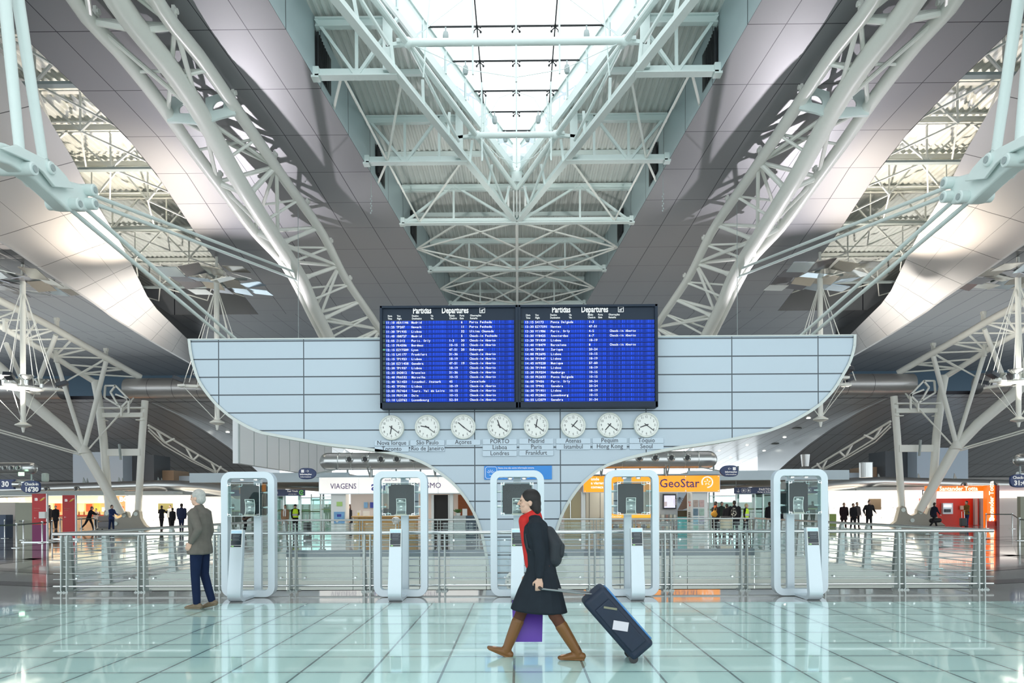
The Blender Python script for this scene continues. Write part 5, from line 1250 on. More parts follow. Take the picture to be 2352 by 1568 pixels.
for i in range(4):
    for j in range(2): m_ = MB(); m_.box((-.28+i*.19, 0, 1.0-j*.55), (.15, .06, .40)); m_.build('pocket', STEELG, t)
for i in range(4):
    for j in range(2): m_ = MB(); m_.box((-.28+i*.19, -.045, 1.03-j*.55), (.12, .02, .3)); m_.build('leaflet', mat('leaflet_mix%d' % ((i+j) % 3), ((.7, .68, .6), (.35, .22, .18), (.55, .5, .38))[(i+j) % 3], .5), t)
t = item('poster', 'tall beach poster with a thatched hut over turquoise water', 'poster', 1556, 1578, 1131, 1236, PD+.8, .04, mat('poster_sky', (.50, .60, .72), .5), floor=False)
w_ = t['_w']; h_ = t['_h']
m_ = MB(); m_.box((0, -.01, h_*.24), (w_, .01, h_*.48)); m_.build('picture_water', mat('turquoise', (.12, .50, .50), .4, noise=.25, nscale=4), t)
m_ = MB(); m_.prism([(-w_/2, h_*.62), (w_/2, h_), (w_/2, h_*.66), (0, h_*.62)], (0, -.012, 0), (1, 0, 0), (0, 0, 1), .01); m_.build('picture_roof', mat('thatch', (.20, .13, .10), .7), t)
m_ = MB(); m_.box((0, -.012, h_*.54), (w_, .01, h_*.14)); m_.build('picture_hut', mat('hut_dark', (.07, .05, .02), .6), t)
m_ = MB()
for k in range(7): a = radians(200+k*24); m_.bar((-w_*.28, -.014, h_*.9), (-w_*.28+.2*cos(a), -.014, h_*.9+.3*sin(a)), .035, .006)
m_.build('picture_palm', mat('palm_dark', (.05, .06, .06), .6), t)
t = item('banner', 'narrow burger banner with round logo at the right side of the orange agency', 'banner', 1579, 1589, 1131, 1238, PD+.5, .05, mat('banner_cream', (.8, .76, .68), .5), floor=True)
m_ = MB(); m_.ball((.04, -.0, 1.62), (.1, .035, .26), 16); m_.build('logo_disc', WHITE, t); text('UR\nKI', .14, (.03, -.05, 1.62), mat('burger_red', (.75, .08, .03), .5), t, bold=.006)
m_ = MB()
for k in range(6): m_.box((0, -.03, 1.2-k*.08), (.16, .01, .035))
m_.build('stripe', mat('banner_stripes', (.08, .06, .03), .5), t)
t = item('pillar', 'white square pillar with travel photos at the right end of the orange agency', 'pillar', 1590, 1626, 1129, 1236, PD+.1, .7, WHITE, floor=True)
cols = [(.45, .35, .3), (.6, .42, .4), (.12, .2, .26), (.35, .5, .42), (.3, .52, .62), (.4, .42, .5), (.35, .6, .5), (.5, .45, .4)]
for i in range(8):
    x0 = 1592.5+14*(i % 2); y0 = 1148+19.6*(i//2)
    t = item('photo_print', 'small colour travel photo on the white pillar, %s, %s column' % (('top row', 'second row', 'third row', 'bottom row')[i//2], 'left' if i % 2 == 0 else 'right'), 'photo', x0, x0+11, y0, y0+16, PD+.06, .02, mat('print_%d' % i, cols[i], .4, noise=.5, nscale=7), 'travel photos on the pillar')

# ================================================================== SIGNS
SN = mat('sign_navy', (.025, .05, .15), .35)
def leaf_sign(px, py, D, w_, h, point, label, lines, arrow=None):
    c = P(px, py, D); t = thing('wayfinding_sign', label, 'sign', tuple(c)); m_ = MB(); poly = []
    for k in range(24):
        a = 2*pi*k/24; x = cos(a); z = sin(a); fx_ = x*point
        sh = (1-.45*max(0, fx_)**1.5); poly.append((w_/2*(abs(x)**.6*(1 if x > 0 else -1)), h/2*(abs(z)**.6*(1 if z > 0 else -1))*sh))
    m_.prism(poly, (0, 0, 0), (1, 0, 0), (0, 0, 1), .12); m_.build('panel', SN, t, bevel=.02)
    m_ = MB(); q = -1 if px < 1000 and px > 500 else 1; q = 0 if px < 500 or px > 2000 else (1 if px < 1000 else -1); m_.bar((q*.3, .05, 0), (q*1.1, 1.9, .35) if q else (0, .05, .95), .05, .05); m_.build('bracket', STEELG, t)
    for s_, sz, dx, dz, bd in lines: text(s_, sz, (dx, -.075, dz), SIGNW, t, bold=bd)
    if arrow: m_ = MB(); ax, az = arrow[0], arrow[1]; d = arrow[2]; m_.bar((ax-.07, -.07, az), (ax+.07, -.07, az), .02, .01); m_.bar((ax+d*.07, -.07, az), (ax+d*.02, -.07, az+.05), .02, .01); m_.bar((ax+d*.07, -.07, az), (ax+d*.02, -.07, az-.05), .02, .01); m_.build('arrow', SIGNW, t); m_ = MB(); m_.box((ax-d*.2, -.065, az), (.13, .01, .13)); m_.build('pictogram', SIGNW, t)
    return t
leaf_sign(706.5, 1087.5, 30, .78, .5, 1, 'navy leaf-shaped information sign pointing right, above the white agency sign', [('Informações', .105, -.06, -.03, .003), ('Information', .10, -.06, -.14, 0)], (.0, .11, 1))
leaf_sign(1674, 1081.5, 30, .80, .5, -1, 'navy leaf-shaped information sign pointing left, above the orange agency sign', [('Informações', .105, .07, -.04, .003), ('Information', .10, .07, -.15, 0)], (.02, .10, -1))
leaf_sign(71, 1118, 30, .86, .56, -1, 'navy leaf-shaped check-in sign for desks 16 to 30 at left', [('Check-in', .17, .08, .12, .004), ("16'30", .28, .08, -.12, .012)])
leaf_sign(2345, 1104, 30, .98, .58, 1, 'navy check-in sign for desks 31 to 45 at the right picture edge', [('Check-in', .17, -.1, .14, .004), ("31:45", .28, -.04, -.10, .012)])
t = item('wayfinding_sign', 'navy hanging sign reading 30 at the left picture edge', 'sign', -30, 31, 1101, 1123, 27, .12, SN); text('30', .30, (t['_w']/2-.32, -.02, t['_h']/2+.0), SIGNW, t, bold=.01)
m_ = MB(); m_.lathe([(.0, .06), (.10, .02), (.14, -.22)], (t['_w']/2+.2, .06, t['_h']/2), 14, 'x'); m_.build('end_cone', SATIN, t)
t = item('wayfinding_sign', 'flat navy fast-track sign with green ring hanging from the canopy at left', 'sign', 528, 700, 1124.5, 1138, 38, .1, SN); w_ = t['_w']; h_ = t['_h']
text('Fast Track', .14, (w_/2-.68, -.02, h_/2+.08), SIGNW, t, bold=.004); text('RTIDAS DEPARTURES', .15, (-.1, -.02, h_/2-.01), SIGNW, t); text('priority lane', .09, (w_/2-.68, -.02, h_/2-.08), SIGNW, t)
text('RAS', .2, (-w_/2+.3, -.02, h_/2), SIGNW, t) if False else None
m_ = MB(); m_.tube([(w_/2-.18+.12*cos(radians(a)), -.02, h_/2+.12*sin(radians(a))) for a in range(30, 340, 20)], .014, 6)
for d in (0, .05): m_.bar((w_/2-.22+d, -.02, h_/2+.05), (w_/2-.18+d, -.02, h_/2), .016, .01); m_.bar((w_/2-.22+d, -.02, h_/2-.05), (w_/2-.18+d, -.02, h_/2), .016, .01)
m_.build('green_ring', mat('ring_green', (.2, .7, .1), .4, emit=.5), t)
t = item('wayfinding_sign', 'long flat navy departures sign hanging in front of the right gates', 'sign', 1687, 1880, 1119, 1132.5, 38, .1, SN); w_ = t['_w']; h_ = t['_h']
text('PARTIDAS', .19, (-.55, -.02, h_/2+.05), SIGNW, t, bold=.004); text('Portas de Embarque', .11, (-.6, -.02, h_/2-.09), SIGNW, t, bold=.002)
m_ = MB()
for x in (-w_/2+.5, -w_/2+.78, 1.5, 1.8):
    rr = [(-.1, -.1), (.1, -.1), (.1, .1), (-.1, .1)]
    for a, b in zip(rr, rr[1:]+rr[:1]): m_.bar((x+a[0], -.02, h_/2+a[1]), (x+b[0], -.02, h_/2+b[1]), .016, .01)
    m_.box((x, -.015, h_/2), (.08, .01, .10))
m_.bar((-w_/2+.2, -.02, h_/2+.1), (-w_/2+.2, -.02, h_/2-.1), .03, .01); m_.bar((-w_/2+.12, -.02, h_/2-.02), (-w_/2+.2, -.02, h_/2-.1), .03, .01); m_.bar((-w_/2+.28, -.02, h_/2-.02), (-w_/2+.2, -.02, h_/2-.1), .03, .01); m_.build('pictogram', SIGNW, t)
for x in (-w_/2+.1, w_/2-.4): m_ = MB(); m_.bar((x, .05, h_), (x, .05, zc-2.15 if False else .95), .03, .03); m_.build('hanger', STEELG, t)
t = item('exit_light', 'small green-white exit light under the short left duct', 'light', 42, 52, 1084, 1092, 29.5, .1, mat('exit_glow', (.5, .95, .6), .4, emit=2.5))
t = item('loudspeaker', 'pale bucket-shaped speaker above the left check-in sign', 'speaker', 94, 104, 1086, 1106, 32, .3, mat('pale_green_metal', (.55, .66, .60), .4), bevel=.05)
for (px, py, lab) in ((1850, 1065, 'pale slanted ventilation cowl above the last display frame'),):
    t = thing('vent_cowl', lab, 'vent', tuple(P(px, 1095, 52))); m_ = MB(); m_.lathe([(.8, 0), (.9, .25), (.25, .8), (.34, 1.7)], (0, 0, 0), 12); m_.build('hood', DUCT, t)
t = thing('metal_drum', 'shiny short metal cylinder standing above the far right duct', 'duct', tuple(P(1989, 1096, 47))); m_ = MB(); m_.cyl((0, 0, 0), (0, 0, 1.0), .42, 24); m_.build('barrel', DUCT, t); m_ = MB(); m_.cyl((0, 0, 1.0), (0, 0, 1.03), .44, 24); m_.build('rim', STEELG, t)

# ================================================================== LEFT BACKGROUND: BAR, TICKET WALL, TOTEMS
BD = 53.0
WARMW = mat('warm_lit_panel', (.95, .78, .55), .4, emit=.75, ecol=(1, .74, .45)); TICK = mat('ticket_light_panel', (.95, .92, .86), .35, emit=.6, ecol=(1, .93, .84))
t = item('ticket_wall', 'glowing white glass ticket wall behind the left columns', 'wall', 288, 436, 1137, 1211, 52, .4, TICK, floor=True)
w_ = t['_w']; h_ = t['_h']
for i in range(6):
    for j in range(3): m_ = MB(); m_.cyl((-w_/2+.5+i*w_/6, -.04, .6+j*.75), (-w_/2+.5+i*w_/6, 0, .6+j*.75), .03, 6); m_.build('stud', STEELG, t)
c, d = boxpx(363, 396, 1155.5, 1178, 51.9, .1); m_ = MB(); m_.box(c-t.location, d); m_.build('window', mat('window_olive', (.30, .27, .10), .5), t)
item('ticket_wall', 'paler glass ticket wall between the walking man and the first display frame', 'wall', 436, 512, 1140, 1209, 53, .4, mat('ticket_pale', (.80, .80, .74), .4, emit=.45), floor=True)
item('fascia_band', 'grey fascia band above the left shops', 'fascia', -60, 286, 1128, 1138, 51.5, .5, STEELG); item('fascia_band', 'grey fascia band above the white ticket wall', 'fascia', 286, 512, 1128, 1136, 51.5, .5, mat('fascia_light', (.45, .5, .52), .5))
t = item('bar', 'warmly lit bar with beer signs behind the left queue barriers', 'bar', 36, 287, 1139, 1212, BD+3, .3, mat('bar_back_warm', (.80, .45, .22), .5, emit=.55, ecol=(1, .5, .2)), floor=True)
w_ = t['_w']; h_ = t['_h']
m_ = MB(); m_.box((0, -2.6, h_-.32), (w_, .2, .62)); m_.build('sign_band', WARMW, t); text('SUPER BOCK', .55, (5.6, -2.75, h_-.35), mat('bar_text', (.98, .95, .85), .5, emit=1.2), t, bold=.02); text('SUPER BOCK', .5, (-3.2, -2.75, h_-.35), MATS['bar_text'], t)
m_ = MB(); m_.box((0, -2.0, .45), (w_, .6, .9)); m_.build('counter', mat('bar_counter', (.72, .45, .25), .4, noise=.3, nscale=2), t); m_ = MB(); m_.box((0, -2.05, .95), (w_, .8, .1)); m_.build('counter_edge', mat('bar_red', (.7, .06, .02), .4), t)
rb = random.Random(5)
for k in range(14): m_ = MB(); hh_ = rb.uniform(.3, .8); m_.box((-w_/2+.4+k*w_/14, -.2, 1.25+hh_/2), (w_/14*.7, .1, hh_)); m_.build('display_panel', mat('bar_panel_%d' % (k % 4), ((.9, .75, .45), (.75, .12, .03), (.95, .6, .1), (.9, .85, .75))[k % 4], .4, emit=.6), t)
m_ = MB()
for k in range(22): m_.lathe([(0, 0), (.06, 0), (.06, .18), (.02, .26), (.02, .34), (0, .34)], (-w_/2+.3+k*w_/22, -1.9, 1.0), 8)
o = m_.build('glassware', mat('bottle_amber', (.45, .2, .05), .2), t); o['kind'] = 'stuff'
item('partition', 'pale beige counter partition at the left picture edge', 'partition', -40, 35, 1154, 1226, 36, .3, mat('partition_beige', (.52, .48, .44), .4), floor=True)
item('partition', 'grey-green partition panel left of the first red totem', 'partition', 35, 76, 1154, 1230, 34.5, .3, mat('partition_green', (.34, .36, .29), .5), floor=True)
item('self_service_kiosk', 'dark blue check-in machine at the left picture edge', 'kiosk', -6, 14, 1182, 1228, 35, .5, mat('kiosk_blue', (.05, .08, .14), .4), floor=True, bevel=.02)
RED = mat('totem_red', (.52, .028, .035), .4); MAG = mat('totem_magenta', (.20, .015, .11), .4)
for i, (x0, x1, yt, D, lab) in enumerate(((75.5, 108.5, 1133.5, 30.8, 'tall red and purple airline totem, nearer one with a white box on it'), (145, 174.5, 1137, 34, 'tall red airline totem, farther one behind the railing corner'))):
    c, d = boxpx(x0, x1, yt, 1200, D, .12); zt_ = c.z+d[2]/2; t = thing('totem', lab, 'sign', (c.x, D, 0), 0, 'airline totems')
    m_ = MB(); m_.box((0, 0, zt_*.36+zt_*.32), (d[0], .12, zt_*.64)); m_.build('upper_panel', RED, t); m_ = MB(); m_.box((0, 0, zt_*.18+.02), (d[0], .12, zt_*.36-.04)); m_.build('lower_panel', MAG if i == 0 else RED, t)
    m_ = MB(); m_.box((-.1, 0, .02), (d[0]+.6, .4, .04)); m_.build('base', SATIN, t); m_ = MB(); m_.box((d[0]/2+.01, 0, zt_/2), (.02, .13, zt_)); m_.build('side_edge', SATIN, t)
    text('IB', .17, (-.13, -.065, zt_*.88), SIGNW, t, bold=.008); 
    q = MB(); q.prism([(-.02, -.07), (.08, -.05), (.2, .03), (.25, .09), (.14, .06), (.04, -.0)], (.04, -.065, zt_*.88), (1, 0, 0), (0, 0, 1), .006); q.build('wing_logo', mat('logo_yellow', (.75, .55, .05), .4), t)
    q = MB(); q.prism([(.06, .03), (.15, .075), (.26, .11), (.17, .10)], (.04, -.066, zt_*.88), (1, 0, 0), (0, 0, 1), .006); q.build('wing_tip', SIGNW, t)
    text('Automático' if i == 0 else 'Facturación', .062, (-.24, -.065, zt_*.70), mat('totem_text', (.75, .3, .25), .5), t, align='LEFT'); text('Check-in', .06, (-.24, -.065, zt_*.655), MATS['totem_text'], t, align='LEFT')
    q = MB(); q.bar((-.22, -.065, zt_*.5), (-.12, -.065, zt_*.5), .014, .006); q.bar((-.22, -.065, zt_*.5), (-.18, -.065, zt_*.5+.035), .014, .006); q.bar((-.22, -.065, zt_*.5), (-.18, -.065, zt_*.5-.035), .014, .006); q.build('arrow', SIGNW, t)
    if i == 0: q = item('card_holder', 'white card box fixed on the nearer red totem', 'box', 89, 103, 1175, 1190, D-.3, .2, WHITE)
# queue barriers
BELT = mat('belt_green', (.05, .08, .07), .6)
def barrier(posts, label, grp):
    P0 = [G(*p) for p in posts]
    for k, p in enumerate(P0):
        t = thing('queue_post', '%s, %s' % (label, ('first from the left', 'second from the left', 'third from the left', 'fourth from the left', 'fifth from the left')[k]), 'queue post', tuple(p), 0, grp)
        m_ = MB(); m_.lathe([(.17, 0), (.17, .015), (.05, .03), (.032, .05), (.032, .86), (.04, .88), (.04, .97), (0, .98)], (0, 0, 0), 14); m_.build('pole', SATIN, t)
        if k < len(P0)-1: m_ = MB(); d = P0[k+1]-p; m_.bar((0, 0, .9), d+Vector((0, 0, .9)), .006, .06); m_.build('belt', BELT, t)
barrier([(-22, 1262), (38, 1258), (97, 1247), (120, 1240)], 'silver queue post with dark belt, front row at left', 'queue posts at left')
barrier([(11, 1236), (28, 1232), (54, 1240)], 'silver queue post, middle row at left behind the front row', 'queue posts at left')
barrier([(138, 1228), (146, 1232), (187, 1226), (217, 1224)], 'silver queue post with belt right of the nearer red totem', 'queue posts at left')
barrier([(2265, 1213), (2325, 1214), (2342, 1241), (2380, 1250)], 'silver queue post with belt at the right picture edge', 'queue posts at right')

# ================================================================== RIGHT BACKGROUND: PANEL WALL, BANK
t = item('ticket_wall', 'glowing white studded glass wall behind the group of four at right', 'wall', 1900, 2118, 1125, 1206, 52, .4, TICK, floor=True)
w_ = t['_w']
for i in range(8):
    for j in range(3): m_ = MB(); m_.cyl((-w_/2+.5+i*w_/8, -.04, .55+j*.75), (-w_/2+.5+i*w_/8, 0, .55+j*.75), .035, 6); m_.build('stud', STEELG, t)
c, d = boxpx(1996, 2024, 1145, 1170, 51.9, .1); m_ = MB(); m_.box(c-t.location, d); m_.build('window', mat('window_dark_wood', (.12, .09, .06), .5), t)
item('fascia_band', 'pale fascia band above the right glowing wall', 'fascia', 1890, 2125, 1119, 1125, 51.5, .5, MATS['fascia_light'])
BRED = mat('bank_red', (.62, .03, .012), .35)
t = item('bank_wall', 'red bank branch wall with cash machine behind the right columns', 'bank', 2116, 2252, 1144, 1209, 50.5, .3, BRED, floor=True)
def bx(n, x0, x1, y0, y1, D, dp, m, bevel=0): c, d = boxpx(x0, x1, y0, y1, D, dp); m_ = MB(); m_.box(c-t.location, d); return m_.build(n, m, t, bevel=bevel)
bx('light_panel', 2126, 2262, 1127, 1144, 50.3, .3, TICK); bx('cash_machine', 2166, 2189, 1155, 1180, 50.3, .3, ALU); bx('machine_screen', 2169, 2186, 1158, 1165, 50.2, .1, mat('atm_screen', (.75, .82, .85), .3, emit=.5)); bx('keypad', 2171, 2184, 1169, 1176, 50.2, .1, DARK); bx('sign_plate', 2206, 2219, 1161, 1170, 50.35, .1, CAB); bx('door_post', 2239, 2246, 1144, 1205, 50.3, .2, MATS['fascia_light']); bx('glass_post', 2252, 2259, 1144, 1205, 50.3, .2, STEELG)
t = item('bank_sign', 'slanted orange-red sign band with white bank name behind the right columns', 'sign', 2129, 2264, 1116, 1127, 49.6, .3, mat('bank_orange', (1, .16, .01), .3, emit=.6, ecol=(1, .16, .01)))
text('Santander Totta', .42, (.15, -.02, t['_h']/2-.02), mat('bank_text', (1, .85, .6), .4, emit=1.2, ecol=(1, .85, .6)), t, bold=.008)
t = item('bank_pylon', 'upright glowing orange-red bank pylon with vertical white lettering', 'sign', 2267, 2286, 1114.5, 1206, 49, .4, MATS['bank_orange'], floor=True)
text('Santander Totta', .44, (.02, -.02, 1.75), MATS['bank_text'], t, roll=pi/2, bold=.012); m_ = MB(); m_.lathe([(0, 0), (.14, .02), (.17, .1), (.08, .22), (0, .36)], (0, -.05, .40), 14); o = m_.build('flame_emblem', MATS['bank_text'], t)
m_ = MB(); m_.box((t['_w']/2+.1, .1, t['_h']/2), (.2, .5, t['_h'])); m_.build('side_panel', mat('pylon_side', (.22, .015, .02), .3), t); m_ = MB(); m_.box((0, -.02, .17), (t['_w'], .05, .34)); m_.build('base', BRED, t)
item('shop_wall', 'plain pinkish-white wall right of the bank pylon', 'wall', 2293, 2420, 1143, 1206, 51, .3, mat('plain_wall', (.66, .62, .60), .5), floor=True); item('light_band', 'glowing white band above the plain wall at far right', 'light', 2293, 2420, 1127, 1143, 50.8, .3, TICK)
item('fascia_band', 'mauve fascia band at far right', 'fascia', 2290, 2420, 1115, 1127, 51.2, .3, mat('mauve', (.5, .42, .44), .5))
item('partition', 'grey partition panels at the right picture edge', 'partition', 2344, 2400, 1140, 1217, 44, .3, MATS['partition_green'], floor=True)
item('green_bin', 'green glass-sided box near the last display frame', 'box', 1895, 1921, 1180, 1200, 50, 1.0, mat('bin_green', (.25, .35, .08), .4), floor=True)
# closing walls behind the side shops
mb = MB()
for s in (-1, 1): mb.box((s*48, 76, 2.2), (44, .3, 4.6))
struct(mb, 'wall_rear', mat('rear_wall_grey', (.33, .32, .31), .5))
# ================================================================== PEOPLE
SKIN = mat('skin', (.62, .40, .30), .5, noise=.05, nscale=20)
def remesh(o, vox, sm=4):
    r = o.modifiers.new('remesh', 'REMESH'); r.mode = 'VOXEL'; r.voxel_size = vox; r.use_smooth_shade = True
    s_ = o.modifiers.new('smooth', 'SMOOTH'); s_.iterations = sm; s_.factor = .5
    return o
def limb(mb, pts, rad, side=(1, 0, 0), n=14, cap=1.):
    """closed tapering tube of elliptical rings; rad = list of r or (r_side, r_other)"""
    pts = [Vector(p) for p in pts]; side = Vector(side); N = len(pts)
    rad = [(r, r) if not isinstance(r, tuple) else r for r in rad]
    t0 = (pts[1]-pts[0]).normalized(); t1 = (pts[-1]-pts[-2]).normalized()
    P_ = []; R_ = []
    for k, c in ((.98, .25), (.8, .62), (.45, .9)): P_.append(pts[0]-t0*k*min(rad[0])*.9); R_.append((rad[0][0]*c, rad[0][1]*c))
    P_ += pts; R_ += rad
    for k, c in ((.45, .9), (.8, .62), (.98, .25)): P_.append(pts[-1]+t1*k*min(rad[-1])*.9*cap); R_.append((rad[-1][0]*c, rad[-1][1]*c))
    base = len(mb.v); M_ = len(P_)
    for i, p in enumerate(P_):
        t = (P_[min(i+1, M_-1)]-P_[max(i-1, 0)]).normalized(); x = (side-t*side.dot(t))
        x = x.normalized() if x.length > 1e-3 else Vector((0, 1, 0)); y = t.cross(x)
        for k in range(n): a = 2*pi*k/n; mb.v.append(tuple(p+x*R_[i][0]*cos(a)+y*R_[i][1]*sin(a)))
    for i in range(M_-1):
        for k in range(n): a = base+i*n+k; b = base+i*n+(k+1) % n; mb.f.append((a, b, b+n, a+n))
    mb.f.append(tuple(base+k for k in reversed(range(n)))); mb.f.append(tuple(base+(M_-1)*n+k for k in range(n)))
def raw(mb, name, m, parent, vox, sm=4):
    me = bpy.data.meshes.new(name); me.from_pydata(mb.v, [], mb.f); me.materials.append(m)
    bm = bmesh.new(); bm.from_mesh(me); bmesh.ops.recalc_face_normals(bm, faces=bm.faces); bm.to_mesh(me); bm.free()
    o = bpy.data.objects.new(name, me); COL.objects.link(o); o.parent = parent
    return remesh(o, vox, sm)
def D2(a): a = radians(a); return Vector((0, -sin(a), -cos(a)))
def person(label, loc, rz=0, H=1.72, top=(.05, .05, .06), bot=(.03, .04, .08), hair=(.03, .02, .015), shoes=(.03, .02, .02), legs=((6, 2), (-6, 4)), arms=((4, 8, 8), (-4, 10, 8)),
           lean=2, coat=None, near=False, hairlen=0, skin=SKIN, vest=None, scarf=None, head_turn=0, cap=None, foot_pitch=(0, 0), bulk=1.0, collar=None, group=None, boots=None, sit=False):
    k = H/1.75; vox = .0075 if near else .019
    t = thing('person', label, 'person', loc, rz, group); t.scale = (k, k, k)
    hipz = .93; L1, L2 = .44, .42
    hips = []; 
    for i, sx in enumerate((1, -1)):
        a, kn = legs[i]; h = Vector((sx*.088, 0, hipz)); kne = h+D2(a)*L1; an = kne+D2(a-kn)*L2
        hips.append((h, kne, an, a-kn))
    low = min(x[2].z-.085*cos(radians(foot_pitch[i])) - max(0, .17*sin(radians(-foot_pitch[i]))) for i, x in enumerate(hips))
    dz = -low; up = Vector((0, 0, dz)); hips = [(h+up, q+up, a+up, an) for h, q, a, an in hips]; hz = hipz+dz
    ln = radians(lean); sp = lambda h: Vector((0, -sin(ln)*h, hz+cos(ln)*h))      # along the spine
    sh = [sp(.49)+Vector((sx*.175*bulk, 0, 0)) for sx in (1, -1)]; hd = sp(.70)+Vector((0, -.025, 0))
    A = []
    for i, sx in enumerate((1, -1)):
        b, e, ab = arms[i]; d1 = D2(b+lean*.5); d1 = (d1+Vector((sx*sin(radians(ab)), 0, 0))).normalized(); el = sh[i]+d1*.285
        d2 = D2(b+e+lean*.5); d2 = (d2+Vector((sx*sin(radians(ab*.2-e*.12)), 0, 0))).normalized(); wr = el+d2*.245; A.append((sh[i], el, wr, d2))
    # ---- one continuous body
    b = MB()
    limb(b, [sp(-.06), sp(.02), sp(.16), sp(.30), sp(.42), sp(.49)], [(.15, .11), (.155, .115), (.135, .10), (.15, .112), (.165, .11), (.12, .08)])
    limb(b, [sp(.48), sp(.57), sp(.60)+Vector((0, -.015, 0))], [(.065, .07), (.055, .06), .055])
    tr = Matrix.Rotation(radians(head_turn), 3, 'Z')
    def hp(x, y, z): return hd+tr @ Vector((x, y, z))
    b2 = MB(); 
    b.ball(hp(0, .012, .03), (.076, .096, .098), 20); b.ball(hp(0, -.02, -.045), (.056, .068, .072), 18); b.ball(hp(0, -.055, -.085), (.028, .025, .024), 12)
    limb(b, [hp(0, -.088, .022), hp(0, -.107, -.016)], [.009, .0135], n=8); b.ball(hp(0, -.078, -.058), (.024, .014, .013), 10)
    for sx in (-1, 1): b.ball(hp(sx*.075, .012, -.008), (.012, .02, .032), 10); b.ball(hp(sx*.03, -.078, .038), (.026, .014, .010), 8); b.ball(hp(sx*.042, -.06, -.025), (.022, .022, .02), 8)
    for i, sx in enumerate((1, -1)):
        s0, el, wr, d2 = A[i]; limb(b, [s0-Vector((sx*.03, 0, 0)), s0, s0.lerp(el, .5), el], [.05, .052, .044, .038]); limb(b, [el, el.lerp(wr, .3), wr], [.038, .04, .026])
        # hand: palm, five fingers, thumb from the side of the palm
        fw = d2; sidev = Vector((1, 0, 0)); nrm = fw.cross(sidev).normalized(); back = Vector((0, -1, 0)); back = (back-fw*back.dot(fw)); back = back.normalized() if back.length > .01 else Vector((0, 0, 1))
        inn = Vector((-sx, 0, 0)); pc = wr+fw*.055
        limb(b, [wr, pc, wr+fw*.09], [(.018, .026), (.016, .041), (.015, .040)], side=(1, 0, 0))
        curl = 1.1 if near else .5
        for f in range(4):
            o_ = (f-1.5)*.0205; ln_ = (.062, .074, .07, .054)[f]; p0 = wr+fw*.088+back*(-o_); d = fw; pts_ = [p0]
            for q in range(3): d = (d+inn*.38*curl).normalized(); pts_.append(pts_[-1]+d*ln_*(.42, .33, .25)[q])
            limb(b, pts_, [.0092, .0088, .008, .007], n=8)
        p0 = wr+fw*.03+back*.034; limb(b, [p0, p0+(fw*.6+back*.6+inn*.4).normalized()*.036, p0+(fw*.6+back*.6+inn*.4).normalized()*.036+(fw*.85+inn*.5).normalized()*.03], [.012, .0105, .0085], n=8)
        h, q, an, sa = hips[i]; limb(b, [h+Vector((0, 0, .03)), h.lerp(q, .35), q], [.078, .072, .052]); limb(b, [q, q.lerp(an, .3), an], [.05, .052, .034])
        fp = radians(foot_pitch[i]); fd = Vector((0, -cos(fp), sin(fp))); limb(b, [an-fd*.04-Vector((0, 0, .045)), an+fd*.06-Vector((0, 0, .05)), an+fd*.15-Vector((0, 0, .055))], [.028, .034, .024])
    raw(b, 'body', skin, t, vox, 2 if near else 3)
    # ---- face details and hair
    if near:
        m_ = MB()
        for sx in (-1, 1): m_.ball(hp(sx*.03, -.084, .018), (.011, .006, .006), 8)
        m_.build('eyes', mat('eye_dark', (.03, .02, .02), .2), t); m_ = MB(); m_.ball(hp(0, -.091, -.058), (.02, .006, .006), 8); m_.build('lips', mat('lip', (.45, .15, .12), .5), t)
    m_ = MB(); HM = mat('hair_%.2f_%.2f' % (hair[0], hair[2]), hair, .6, noise=.3, nscale=40)
    if cap is None:
        m_.ball(hp(0, .022, .045), (.086, .10, .096), 18); m_.ball(hp(0, .05, -.01), (.078, .075, .085), 16)
        if hairlen: limb(m_, [hp(0, .06, 0), hp(0, .075, -.08), hp(0, .07, -.08-hairlen)], [(.08, .055), (.085, .05), (.06, .03)])
        raw(m_, 'hair', HM, t, vox*1.2)
    else:
        m_.ball(hp(0, .03, -.0), (.08, .08, .075), 16); raw(m_, 'hair', HM, t, vox*1.3)
        m_ = MB(); m_.ball(hp(0, .012, .055), (.092, .108, .085), 18)
        if cap[1]: m_.ball(hp(0, -.11, .045), (.06, .07, .012), 12)
        raw(m_, 'hat', mat('hat_%.2f' % cap[0][0], cap[0], .7), t, vox)
    # ---- jacket
    c = MB(); g = .022 if not near else .026; B_ = bulk
    hem = -.10 if coat is None else coat
    limb(c, [sp(-.02), sp(.08), sp(.2), sp(.32), sp(.42), sp(.475), sp(.52)], [((.165+g)*B_, .125+g), ((.155+g)*B_, .115+g), ((.145+g)*B_, .11+g), ((.16+g)*B_, .118+g), ((.17+g)*B_, .11+g), (.165*B_, .10+g), (.11, .088)])
    if hem < -.02:
        mid = (hips[0][1]+hips[1][1])/2; bot_ = Vector((0, (hips[0][1].y+hips[1][1].y)/2*min(1, -hem/.45), hz+hem)); sp_ = abs(hips[0][1].y-hips[1][1].y)*min(1.25, -hem/.45)/2
        limb(c, [sp(.0), sp(0).lerp(bot_, .5), bot_], [((.165+g)*B_, .13+g), ((.17+g)*B_, .135+g+sp_*.5), ((.185+g)*B_, .13+g+sp_)], cap=.18)
    for i, sx in enumerate((1, -1)):
        s0, el, wr, d2 = A[i]; limb(c, [s0-Vector((sx*.04, 0, 0)), s0+Vector((0, 0, -.01)), s0.lerp(el, .5), el], [.062*B_, .068*B_, .058*B_, .052*B_]); limb(c, [el, el.lerp(wr, .5), wr-d2*.02], [.052*B_, .046*B_, .038])
    limb(c, [sp(.48), sp(.56)], [(.095, .09), (.07, .074)])
    TM = mat('cloth_%.2f_%.2f_%.2f' % top, top, .85, noise=.18, nscale=12, bump=.15, spec=.2)
    raw(c, 'coat' if hem < -.2 else 'jacket', TM, t, vox)
    # ---- trousers and shoes
    c = MB()
